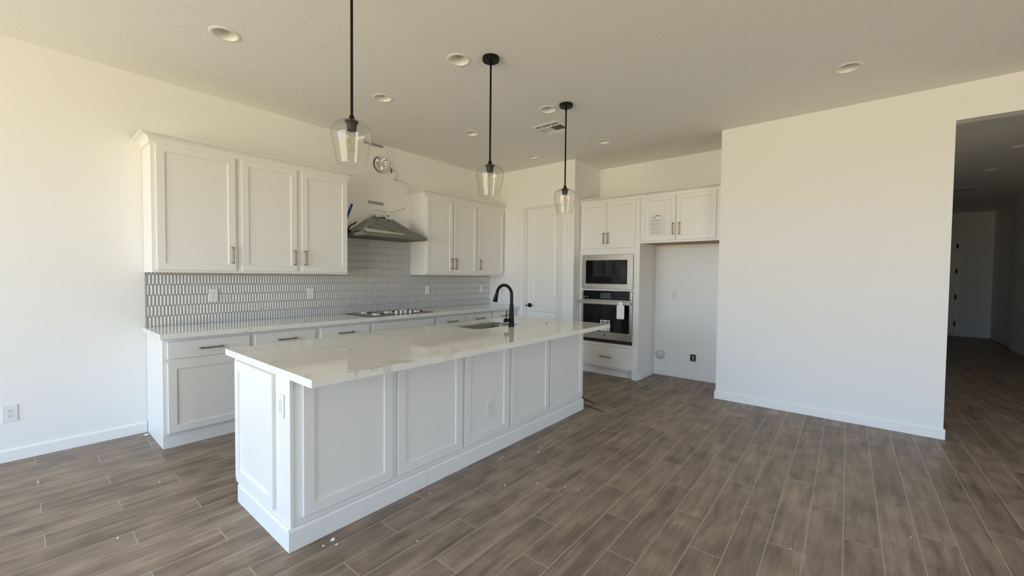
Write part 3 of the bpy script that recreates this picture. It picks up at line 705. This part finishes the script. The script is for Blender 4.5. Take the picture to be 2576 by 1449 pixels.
# ------------------------------------------------------------------ cooktop
ck = thing('cooktop', 'stainless gas cooktop without grates, set on the worktop under the hood', 'cooktop', (2.25, -0.31, 0.914))
MB(Matrix.Translation((-2.25, 0.31, -0.914))).box(1.793, 2.707, -0.575, -0.045, 0.9143, 0.921, 0.002).build('plate', M_COOK, ck)
for x, y, r_ in ((1.955, -0.180, 0.040), (1.955, -0.440, 0.046), (2.215, -0.285, 0.060), (2.530, -0.180, 0.046), (2.545, -0.430, 0.040)):
    bo = MB(Matrix.Translation((x - 2.25, y + 0.31, 0.007))).lathe([(r_ + 0.016, 0.0), (r_ + 0.014, 0.004), (r_ + 0.002, 0.005), (r_, 0.013), (r_ * 0.6, 0.014), (0.0, 0.014)], 28).build('burner', M_CHROME, ck)
    MB(Matrix.Translation((x - 2.25 + 0.055, y + 0.31 + 0.01, 0.007))).box(-0.004, 0.05, -0.012, 0.012, 0.0005, 0.010, 0.002).build('igniter', M_SPECK, bo)
for k, (x, y) in enumerate(((2.250, -0.425), (2.318, -0.425), (2.385, -0.425), (2.455, -0.425), (2.39, -0.345))):
    MB(Matrix.Translation((x - 2.25, y + 0.31, 0.007))).lathe([(0.021, 0.0003), (0.021, 0.006), (0.016, 0.009), (0.0165, 0.028), (0.013, 0.031), (0.0, 0.031)], 20).build('knob', M_CHROME, ck)

# ------------------------------------------------------------------ range hood
hx0, hx1, hy = 1.762, 2.676, -0.490
hd_ = thing('range_hood', 'pyramid range hood still wrapped in grey protective film, hung between wall cabinets', 'range hood', (2.219, 0, 1.83))
TH = Matrix.Translation((-2.219, 0, -1.83))
hp = MB(TH)
ztop = 2.085; tx0, tx1, tyy = 2.094, 2.344, -0.222
N = 8; rings = []
for k in range(N + 1):
    t_ = k / N; q = t_ ** 0.92
    x0 = hx0 + 0.012 + (tx0 - hx0 - 0.012) * t_; x1 = hx1 - 0.012 + (tx1 - hx1 + 0.012) * t_; y_ = hy + 0.012 + (tyy - hy - 0.012) * t_
    z_ = 1.872 + (ztop - 1.872) * (0.85 * t_ + 0.15 * t_ * t_)
    rings.append([hp.v(p) for p in ((x0, -0.0105, z_), (x0, y_, z_), (x1, y_, z_), (x1, -0.0105, z_))])
for A, B in zip(rings, rings[1:]):
    for i in range(4): hp.bm.faces.new((A[i], A[(i + 1) % 4], B[(i + 1) % 4], B[i]))
hp.bm.faces.new(rings[0][::-1]); hp.bm.faces.new(rings[-1]); bmesh.ops.recalc_face_normals(hp.bm, faces=hp.bm.faces[:])
can = hp.build('canopy', M_FILM, hd_)
MB(TH).box(hx0, hx1, hy, hy + 0.02, 1.832, 1.871, 0.003).box(hx0, hx0 + 0.02, hy + 0.02, -0.0105, 1.832, 1.871).box(hx1 - 0.02, hx1, hy + 0.02, -0.0105, 1.832, 1.871).box(hx0 + 0.02, hx1 - 0.02, -0.03, -0.0105, 1.832, 1.871).build('lip', M_FILM, hd_)
fl_ = MB(TH)
fl_.box(hx0 + 0.021, hx1 - 0.021, hy + 0.021, -0.031, 1.846, 1.850)
for k in range(22): fl_.box(hx0 + 0.08 + k * 0.0355, hx0 + 0.095 + k * 0.0355, hy + 0.06, -0.06, 1.840, 1.845)
fl_.build('grease_filter', M_STEEL, hd_)
MB(TH).lathe([(0.079, 2.0855), (0.079, 2.095), (0.079, 2.128), (0.076, 2.128), (0.076, 2.0855)], 36, 2.202, -0.125, 0, close=True).build('duct_collar', M_ZINC, hd_)
MB(TH).lathe([(0.082, 2.0853), (0.082, 2.102), (0.080, 2.102), (0.080, 2.0853)], 36, 2.202, -0.125, 0, close=True).build('collar_band', M_DARK, hd_)
pl = MB(TH).box(2.300, 2.328, -0.155, -0.151, 2.086, 2.195).build('switch_bracket', M_PLATE, hd_, label='white bracket on top of the hood')
MB(TH).lathe([(0.0, -0.1575), (0.011, -0.1575), (0.011, -0.1552)], 14, 2.314, 0, 2.135, axis='Y').build('hole', M_SPECK, pl)
# masking tape along the lower edge of the film and loose film at the left corner
slope_n = Vector((0, -(ztop - 1.872), abs(tyy - hy))).normalized()
def on_front(x, h, lift=0.002):
    """point on the front slope: x, height above lip as fraction"""
    y = hy + 0.012 + (tyy - hy - 0.012) * h; z = 1.872 + (ztop - 1.872) * (0.85 * h + 0.15 * h * h)
    return Vector((x, y, z)) + Vector((0, -0.62, 0.78)) * lift
tp = MB(TH)
def strip(mb, xs, h0, h1, lift=0.002, th=0.0012):
    lo = [on_front(x, h0(i) if callable(h0) else h0, lift) for i, x in enumerate(xs)]; hi = [on_front(x, h1(i) if callable(h1) else h1, lift) for i, x in enumerate(xs)]
    n_ = Vector((0, -0.62, 0.78)) * th
    for k in range(len(xs) - 1):
        a, b_, c_, d_ = lo[k], lo[k + 1], hi[k + 1], hi[k]
        mb.mesh([a, b_, c_, d_, a + n_, b_ + n_, c_ + n_, d_ + n_], [(0, 3, 2, 1), (4, 5, 6, 7), (0, 1, 5, 4), (1, 2, 6, 5), (2, 3, 7, 6), (3, 0, 4, 7)])
strip(tp, [1.815, 1.95, 2.08, 2.20, 2.33], 0.02, lambda i: 0.24 - 0.028 * i)
tp.build('masking_tape', M_TAPE, can, label='beige masking tape strip')
def ring_on(x, h, r=0.013):
    mk = MB(TH)
    c0 = on_front(x, h, 0.003); ex = Vector((1, 0, 0)); ez = Vector((0, 0.78, 0.62))
    pts = [c0 + ex * r * 1.5 * math.cos(a) + ez * r * 0.9 * math.sin(a) for a in [k / 14 * 2 * PI * 0.82 for k in range(15)]]
    mk.tube(pts, 0.0015, 6); mk.build('printed_mark', M_FILMMARK, can, label='black printed marks on the film')
for x, h in ((2.10, 0.86), (1.92, 0.36), (2.205, 0.25), (2.56, 0.10), (2.255, 0.88), (1.80, 0.08), (2.05, 0.60)): ring_on(x, h)
def dash(x0, h0, x1, h1, r=0.002):
    mk = MB(TH).tube([on_front(x0, h0, 0.001), on_front((x0 + x1) / 2, (h0 + h1) / 2 + 0.004, 0.001), on_front(x1, h1, 0.001)], r * 0.6, 5)
    mk.build('printed_mark', M_FILMMARK, can, label='black printed marks on the film')
dash(2.14, 0.80, 2.24, 0.64, 0.0012); dash(2.08, 0.50, 2.22, 0.36, 0.0012); dash(2.34, 0.62, 2.41, 0.47, 0.004); dash(2.28, 0.47, 2.31, 0.44, 0.005); dash(2.43, 0.44, 2.455, 0.40, 0.004); dash(2.33, 0.36, 2.52, 0.16, 0.002); dash(2.30, 0.80, 2.37, 0.70, 0.002)
MB(TH).tube([(1.765, -0.20, 1.885), (1.763, -0.16, 1.905), (1.79, -0.12, 1.93), (1.84, -0.10, 1.975), (1.90, -0.085, 2.005), (1.93, -0.08, 2.032)], [0.022, 0.026, 0.012, 0.008, 0.010, 0.004], 8).build('loose_film', M_SPECK, can, label='crumpled dark film edge')
MB(TH).tube([(1.770, -0.30, 1.872), (1.790, -0.35, 1.884), (1.815, -0.40, 1.886)], [0.012, 0.015, 0.004], 8).build('loose_film', M_SPECK, can, label='crumpled dark film edge')
MB(TH).tube([(2.628, -0.380, 1.892), (2.634, -0.385, 1.915)], [0.010, 0.004], 6).build('loose_film', M_SPECK, can, label='crumpled dark film edge')
# blue painter's tape, brackets, duct, cables on the hood wall
bt = MB().prism([(1.800, 2.005), (1.830, 1.998), (1.925, 2.243), (1.895, 2.252)], -0.0012, -0.0002, axis=1).build('painters_tape', M_BLUE)
tag(bt, 'strip of blue painter\'s tape on the wall beside the left wall cabinets', 'tape')
for (x0, x1, z0, z1, lab) in ((2.070, 2.335, H - 0.045, H - 0.012, 'grey metal mounting strip on the hood wall, up at the ceiling'), (2.127, 2.344, 2.288, 2.322, 'grey metal mounting strip on the bare wall just above the range hood')):
    br = thing('mounting_strip', lab, 'bracket', ((x0 + x1) / 2, 0, (z0 + z1) / 2)); hw = (x1 - x0) / 2; hz = (z1 - z0) / 2
    MB().box(-hw, hw, -0.008, -0.0004, -hz, hz, 0.001).build('plate', M_ZINC, br)
    MB().lathe([(0.0, -0.0105), (0.007, -0.0105), (0.008, -0.0082)], 14, hw - 0.035, 0, 0, axis='Y').build('screw', M_ZINC, br)
vd = thing('vent_duct', 'crumpled silver duct end poking out of a round hole above the hood', 'duct', (DUCT[0], 0, DUCT[1]))
vm = MB(); seg = 36; R1 = 0.097
random.seed(5)
rg = [[vm.v((rr * math.cos(2 * PI * k / seg) + 0.006, yy + (random.uniform(-1, 1) * jj), rr * math.sin(2 * PI * k / seg))) for k in range(seg)] for rr, yy, jj in ((R1, 0.09, 0), (R1, -0.030, 0.002), (R1 * 0.985, -0.040, 0.002), (R1 * 0.93, -0.038, 0.006), (R1 * 0.60, -0.026, 0.013), (R1 * 0.28, -0.018, 0.010))]
for A, B in zip(rg, rg[1:]):
    for k in range(seg): vm.bm.faces.new((A[k], A[(k + 1) % seg], B[(k + 1) % seg], B[k]))
cv = vm.v((0.0, -0.020, 0.0))
for k in range(seg): vm.bm.faces.new((rg[-1][k], rg[-1][(k + 1) % seg], cv))
bmesh.ops.recalc_face_normals(vm.bm, faces=vm.bm.faces[:])
vm.build('foil', M_FOIL, vd)
def smooth_path(p, n=4):
    P = [Vector(q) for q in p]; out = []
    for i in range(len(P) - 1):
        a, b_, c_, d_ = P[max(i - 1, 0)], P[i], P[i + 1], P[min(i + 2, len(P) - 1)]
        for k in range(n):
            t = k / n; out.append(0.5 * ((2 * b_) + (c_ - a) * t + (2 * a - 5 * b_ + 4 * c_ - d_) * t * t + (3 * b_ - a - 3 * c_ + d_) * t ** 3))
    out.append(P[-1]); return out
wp = [(2.335, -0.018, 3.058), (2.379, -0.035, 3.018), (2.423, -0.035, 2.935), (2.443, -0.030, 2.857), (2.452, -0.022, 2.784)]
cb_ = thing('white_cable', 'short white cable hanging from the ceiling bracket beside the round duct', 'cable', (2.335, 0, 3.05))
TC = Matrix.Translation((-2.335, 0, -3.05))
MB(TC).tube(smooth_path(wp), 0.0055, 8).build('sheath', M_WIRE, cb_)
MB(TC).tube([(2.452, -0.021, 2.784), (2.454, -0.020, 2.750), (2.455, -0.018, 2.722)], [0.006, 0.007, 0.003], 8).build('cut_end', M_SPECK, cb_)
wp2 = [(2.479, -0.002, 2.768), (2.514, -0.02, 2.78), (2.532, -0.02, 2.757), (2.533, -0.02, 2.688), (2.525, -0.02, 2.656), (2.505, -0.02, 2.639), (2.494, -0.02, 2.65), (2.51, -0.03, 2.662), (2.541, -0.02, 2.654), (2.624, -0.02, 2.644), (2.655, -0.074, 2.606), (2.655, -0.129, 2.521), (2.655, -0.132, 2.451), (2.655, -0.103, 2.392), (2.655, -0.081, 2.331), (2.655, -0.049, 2.288), (2.654, -0.02, 2.276), (2.633, -0.02, 2.285), (2.577, -0.03, 2.255), (2.47, -0.06, 2.215), (2.34, -0.13, 2.192), (2.296, -0.145, 2.192), (2.165, -0.13, 2.192), (2.13, -0.13, 2.165), (2.118, -0.132, 2.118)]
cw_ = MB().tube(smooth_path(wp2), 0.0034, 6).build('bare_wire', M_COPPER)
tag(cw_, 'thin loose wire curling down the wall onto the range hood', 'wire')

# ------------------------------------------------------------------ pendants
def make_pendant():
    t = thing('pendant_light', '', 'pendant lamp')
    # local z=0 at the ceiling
    MB().lathe([(0.0, -0.0005), (0.064, -0.0005), (0.065, -0.004), (0.065, -0.024), (0.061, -0.028), (0.0, -0.028)], 40).build('canopy', M_BLACK, t)
    rz = -0.790
    MB().lathe([(0.0105, -0.028), (0.0105, -0.060), (0.0075, -0.064), (0.0075, rz), (0.0, rz)], 16).build('rod', M_BLACK, t)
    so_ = MB().lathe([(0.0078, rz + 0.006), (0.010, rz - 0.0), (0.020, rz - 0.022), (0.021, rz - 0.026), (0.0, rz - 0.026)], 24).build('neck', M_BLACK, t)
    sk_ = MB().lathe([(0.0, rz - 0.0305), (0.036, rz - 0.0305), (0.037, rz - 0.036), (0.028, rz - 0.046), (0.025, rz - 0.078), (0.024, rz - 0.084), (0.0, rz - 0.084)], 28).build('socket', M_SOCKET, t)
    z0 = rz - 0.0285
    prof = [(0.012, 0.0), (0.040, -0.002), (0.068, -0.010), (0.090, -0.026), (0.104, -0.048), (0.1085, -0.070), (0.107, -0.092), (0.100, -0.130), (0.091, -0.175), (0.083, -0.215), (0.0775, -0.245)]
    fine = smooth_path([(r, 0, z) for r, z in prof], 3)
    outer = [(p.x, z0 + p.z) for p in fine]
    inner = [(max(r - 0.0022, 0.010), z - (0.0018 if i < 8 else 0.0)) for i, (r, z) in enumerate(outer)]
    MB().lathe(outer + inner[::-1], 56, close=True).build('glass_shade', M_GLASS, t)
    bz = rz - 0.084
    bb = MB().lathe([(0.013, bz), (0.014, bz - 0.02), (0.022, bz - 0.045), (0.029, bz - 0.068), (0.030, bz - 0.085), (0.024, bz - 0.105), (0.012, bz - 0.116), (0.0, bz - 0.118)], 28).build('bulb', M_GLASS, t)
    fm = MB()
    for k in range(4):
        a = k * PI / 2 + 0.4; fm.tube([(0.004 * math.cos(a), 0.004 * math.sin(a), bz - 0.020), (0.016 * math.cos(a), 0.016 * math.sin(a), bz - 0.055), (0.006 * math.cos(a), 0.006 * math.sin(a), bz - 0.095)], 0.0009, 6)
    fm.build('filament', M_BULB_BRASS, bb)
    return t
pend0 = make_pendant()
for k, (x, y, lab) in enumerate(((0.489, -2.53, 'glass pendant lamp on a black rod, nearest of three, over the island\'s near end'),
                                  (1.632, -2.53, 'glass pendant lamp on a black rod, middle one of three over the island'),
                                  (2.720, -2.53, 'glass pendant lamp on a black rod, farthest of three, in front of the pantry door'))):
    o = pend0 if k == 0 else copy_tree(pend0)
    o.location = (x, y, H); o['label'] = lab; o['group'] = 'pendant lamps over the island'

# ------------------------------------------------------------------ recessed lights
def make_can():
    t = thing('recessed_light', '', 'downlight')
    MB().lathe([(0.074, -0.0005), (0.076, -0.0055), (0.092, -0.004), (0.095, -0.0005)], 44, close=True).build('trim_ring', M_TRIM, t)
    MB().lathe([(0.0745, -0.001), (0.072, 0.012), (0.066, 0.036), (0.059, 0.060), (0.060, 0.062), (0.068, 0.038), (0.0755, 0.010), (0.076, 0.002)], 44, close=True).build('reflector', M_REFL, t)
    MB().lathe([(0.0, 0.0605), (0.030, 0.058), (0.050, 0.0595), (0.0585, 0.0625), (0.0585, 0.066), (0.0, 0.066)], 40).build('lens', M_LENS, t)
    return t
can0 = make_can()
CL = ['round recessed ceiling light nearest the upper-left of the photo, left of the near pendant rod',
      'round recessed ceiling light just left of the middle pendant\'s black canopy',
      'round recessed ceiling light above the bare duct, between the near and middle pendant rods',
      'round recessed ceiling light just left of the far pendant\'s canopy, by the air vent',
      'small round recessed ceiling light close beside the middle pendant rod, above the right wall cabinets',
      'round recessed ceiling light right of the far pendant rod, before the fridge alcove',
      'round recessed ceiling light in the far corner near the pantry wall, below the air vent',
      'lone round recessed ceiling light over the open floor in front of the right wall',
      'round recessed light in the dark hall ceiling, nearer one at the photo\'s right edge',
      'round recessed light in the dark hall ceiling, farther in']
for k, (x, y) in enumerate(LIGHTS):
    o = can0 if k == 0 else copy_tree(can0)
    o.location = (x, y, H); o['label'] = CL[k]; o['group'] = 'recessed ceiling lights'

# ceiling air register
av = thing('air_vent', 'square white louvred air vent in the ceiling beside the far pendant', 'air vent', (VENT[0], VENT[1], H))
hx, hyv = 0.178, 0.172
MB().box(-hx, -hx + 0.024, -hyv, hyv, -0.007, -0.0003, 0.002).box(hx - 0.034, hx, -hyv, hyv, -0.007, -0.0003, 0.002).box(-hx + 0.024, hx - 0.034, -hyv, -hyv + 0.026, -0.007, -0.0003, 0.002).box(-hx + 0.024, hx - 0.034, hyv - 0.026, hyv, -0.007, -0.0003, 0.002).build('frame', M_TRIM, av)
MB().box(-0.150, 0.150, -0.140, 0.140, 0.085, 0.090).box(-0.150, -0.147, -0.140, 0.140, 0.0, 0.085).box(0.147, 0.150, -0.140, 0.140, 0.0, 0.085).box(-0.147, 0.147, -0.140, -0.137, 0.0, 0.085).box(-0.147, 0.147, 0.137, 0.140, 0.0, 0.085).build('duct_box', M_DARK, av)
def louver(cx_, cy_, L, along_y, tilt):
    M_ = Matrix.Translation((cx_, cy_, -0.002)) @ (Matrix.Rotation(tilt, 4, 'Y' if along_y else 'X'))
    if along_y: return MB(M_).box(-0.0076, 0.0076, -L / 2, L / 2, -0.0006, 0.0006).build('louver', M_TRIM, av)
    return MB(M_).box(-L / 2, L / 2, -0.0076, 0.0076, -0.0006, 0.0006).build('louver', M_TRIM, av)
for k in range(3): louver(-0.140 + k * 0.019, 0, 0.280, True, -0.75)
for k in range(3): louver(0.090 + k * 0.019, 0, 0.280, True, 0.75)
for k in range(7): louver(-0.004, -0.128 + k * 0.0175, 0.150, False, 0.75)
for k in range(7): louver(-0.004, 0.022 + k * 0.0175, 0.150, False, -0.75)
MB().box(-0.085, -0.081, -0.142, 0.142, -0.010, 0.004).box(0.073, 0.077, -0.142, 0.142, -0.010, 0.004).box(-0.081, 0.073, -0.004, 0.004, -0.010, 0.004).build('divider', M_TRIM, av)
MB().box(-0.128, -0.112, -0.076, -0.052, -0.014, -0.0085, 0.001).box(-0.128, -0.112, 0.052, 0.076, -0.014, -0.0085, 0.001).build('damper_tab', M_TRIM, av)
hv = thing('air_vent', 'flat dark-looking air grille in the hall ceiling, beyond the farther hall light', 'air vent', (10.38, -6.28, H))
MB().box(-0.20, 0.20, -0.20, 0.20, -0.008, -0.0003, 0.002).build('frame', M_TRIM, hv)
for k in range(8): MB().box(-0.17, 0.17, -0.165 + k * 0.043, -0.145 + k * 0.043, -0.010, -0.0082).build('louver', M_ZINC, hv)

# ------------------------------------------------------------------ outlets and plates (local: front -y)
def make_outlet(w=0.074, h=0.120):
    t = thing('duplex_outlet', '', 'outlet')
    MB().box(-w / 2, w / 2, -0.0065, -0.0004, -h / 2, h / 2, 0.0022, 2).build('cover_plate', M_PLATE, t)
    for q in (-1, 1):
        zc = q * 0.0195
        pts = [(0.0168 * math.cos(a), zc + max(-0.0138, min(0.0138, 0.0168 * math.sin(a)))) for a in [k / 24 * 2 * PI for k in range(24)]]
        r_ = MB().prism(pts, -0.0082, -0.0066, axis=1).build('receptacle', M_PLATE, t)
        MB().box(-0.0078, -0.0052, -0.0087, -0.0083, zc + 0.000, zc + 0.008).box(0.0048, 0.0074, -0.0087, -0.0083, zc + 0.001, zc + 0.0075).box(-0.0024, 0.0024, -0.0087, -0.0083, zc - 0.0095, zc - 0.0050).build('slot', M_SLOT, r_)
    MB().lathe([(0.0, -0.0078), (0.0028, -0.0078), (0.0030, -0.0066)], 12, axis='Y').build('screw', M_ZINC, t)
    return t
ou0 = make_outlet()
OUT = [((-0.757, 0, 0.352), 0, 'white duplex outlet low on the bare wall at the photo\'s left edge', 'wall'),
       ((0.485, -0.0112, 1.177), 0, 'white duplex outlet on the tile, farthest left on the backsplash', 'tile'),
       ((1.398, -0.0112, 1.170), 0, 'white duplex outlet on the tile left of the range hood, second along the backsplash', 'tile'),
       ((3.060, -0.0112, 1.175), 0, 'pale plate outlet on the tile just right of the cooktop', 'tile'),
       ((4.185, -0.0112, 1.170), 0, 'pale plate outlet on the tile at the backsplash\'s far right end', 'tile'),
       ((XP, -0.306, 1.150), FX, 'pale outlet on the side wall behind the black faucet\'s arch', 'wall'),
       ((IB[0], -2.479, 0.718), FX, 'white duplex outlet on the island\'s narrow end post', 'island'),
       ((1.595, IB[2] - 0.0110, 0.363), 0, 'white duplex outlet in the island\'s middle front panel', 'island'),
       ((XA, -2.822, 1.160), FX, 'white duplex outlet on the back wall of the fridge alcove', 'wall')]
for k, (loc, rz, lab, _) in enumerate(OUT):
    o = ou0 if k == 0 else copy_tree(ou0)
    o.location = loc; o.rotation_euler = (0, 0, rz); o['label'] = lab; o['group'] = 'white electrical outlets'
# round cover and recessed ice-maker valve box low in the alcove
rc = MB().lathe([(0.0, -0.030), (0.012, -0.030), (0.014, -0.028), (0.040, -0.024), (0.062, -0.014), (0.070, -0.0005), (0.0, -0.0005)], 36, axis='Y').build('round_cap', M_COVER)
rc.location = (XA, -2.640, 0.287); rc.rotation_euler = (0, 0, FX); tag(rc, 'round grey plastic cap low on the fridge alcove back wall', 'cover')
vb = thing('valve_box', 'small rounded valve box with dark opening, low on the fridge alcove back wall', 'valve box', (XA, -3.090, 0.295), FX)
fr_ = MB(); po = rrect(-0.060, 0.060, -0.070, 0.070, 0.018, 5); pi_ = rrect(-0.036, 0.036, -0.047, 0.047, 0.012, 5); n_ = len(po)
L_ = [[fr_.v((x, y_, z)) for x, z in P_] for y_, P_ in ((-0.0004, po), (-0.007, po), (-0.007, pi_), (-0.0012, pi_))]
for A, B in zip(L_, L_[1:]):
    for k in range(n_): fr_.bm.faces.new((A[k], A[(k + 1) % n_], B[(k + 1) % n_], B[k]))
bmesh.ops.recalc_face_normals(fr_.bm, faces=fr_.bm.faces[:]); fr_.build('frame', M_PLATE, vb)
MB().prism(pi_, -0.0012, -0.0004, axis=1).build('recess', M_DARK, vb)
MB().lathe([(0.008, -0.040), (0.008, 0.010), (0.013, 0.012), (0.013, 0.030), (0.0, 0.032)], 16, 0.004, -0.016, 0).build('valve', M_CHROME, vb)

# ------------------------------------------------------------------ debris
random.seed(21)
def chip(r, h, m):
    mb = MB(); n = 7; a0 = random.random() * 6
    lo = [(r * random.uniform(0.7, 1.2) * math.cos(a0 + k / n * 2 * PI), r * 0.8 * random.uniform(0.7, 1.2) * math.sin(a0 + k / n * 2 * PI)) for k in range(n)]
    hi = [(x * 0.7, y * 0.7) for x, y in lo]
    mb.mesh([(x, y, 0.0002) for x, y in lo] + [(x, y, h * random.uniform(0.7, 1.1)) for x, y in hi], [tuple(range(n))[::-1], tuple(range(n, 2 * n))] + [(k, (k + 1) % n, n + (k + 1) % n, n + k) for k in range(n)])
    return mb.build('debris_chip', m)
def put(r, h, m, x, y, lab, cat='debris', group=None, z=0.0):
    o = chip(r, h, m); o.location = (x, y, z); tag(o, lab, cat, group); return o
put(0.020, 0.010, M_CHIP, -0.022, -0.100, 'flat white plaster chip on the floor at the base cabinet\'s left rear corner')
put(0.013, 0.008, M_CHIP, 0.315, -2.650, 'largest white chip on the floor by the island\'s near plinth corner')
put(0.010, 0.006, M_SPECK, 2.763, -3.741, 'small black speck on the open wood-look floor')
put(0.010, 0.008, M_CHIP, 2.138, -2.473, 'small white crumb on the island worktop near the faucet', z=ITZ)
put(0.008, 0.008, M_SPECK, 2.745, -2.316, 'small dark crumb near the far end of the island worktop', z=ITZ)
for k, (x, y) in enumerate(((0.258, -2.659), (0.308, -2.700), (0.593, -2.994), (0.937, -2.675), (1.610, -2.679), (1.640, -2.684), (1.485, -3.122), (1.573, -3.287), (1.589, -3.376), (1.323, -2.975), (1.960, -2.807), (1.891, -2.839))):
    put(random.uniform(0.0045, 0.0075), 0.004, M_CHIP, x, y, 'tiny white flecks scattered on the floor along the island\'s long front', group='white flecks along the island')
for k, (x, y) in enumerate(((-0.642, -0.611), (-0.042, -0.416), (-0.131, -1.207), (-0.402, -1.785))):
    put(random.uniform(0.005, 0.0075), 0.004, M_CHIP, x, y, 'tiny white flecks on the floor left of the island, toward the left wall', group='white flecks at the left')
for k, (x, y) in enumerate(((2.762, -3.932), (3.080, -3.773), (1.794, -4.507), (2.330, -4.999), (1.629, -3.978))):
    put(random.uniform(0.004, 0.006), 0.003, M_CHIP, x, y, 'tiny white flecks on the open floor to the right of the island', group='white flecks on the open floor')
for (x0, y0, x1, y1, lab) in ((3.40, -2.36, 3.293, -2.593, 'thin dark strip on the floor at the island\'s far end, the shorter one'), (3.21, -2.46, 3.097, -2.801, 'thin dark strip on the floor at the island\'s far corner, the longer nearer one')):
    o = MB().tube([(0, 0, 0.004), (x1 - x0, y1 - y0, 0.004)], 0.0038, 6).build('wood_strip', M_STICK); o.location = (x0, y0, 0); tag(o, lab, 'strip')
for pts, lab in (([(5.062, -3.264, 0.004), (5.023, -3.307, 0.004), (5.087, -3.364, 0.004)], 'pale bent scrap on the floor against the fridge alcove\'s back baseboard'),
                 ([(4.813, -3.334, 0.005), (4.752, -3.383, 0.005), (4.873, -3.36, 0.005)], 'pale hooked scrap on the fridge alcove floor, middle of the litter'),
                 ([(4.707, -3.423, 0.004), (4.66, -3.44, 0.004), (4.624, -3.454, 0.004)], 'short brownish scrap on the floor near the right wall\'s corner')):
    o = MB().tube(pts, 0.0045, 6).build('scrap', M_SCRAP); tag(o, lab, 'scrap')
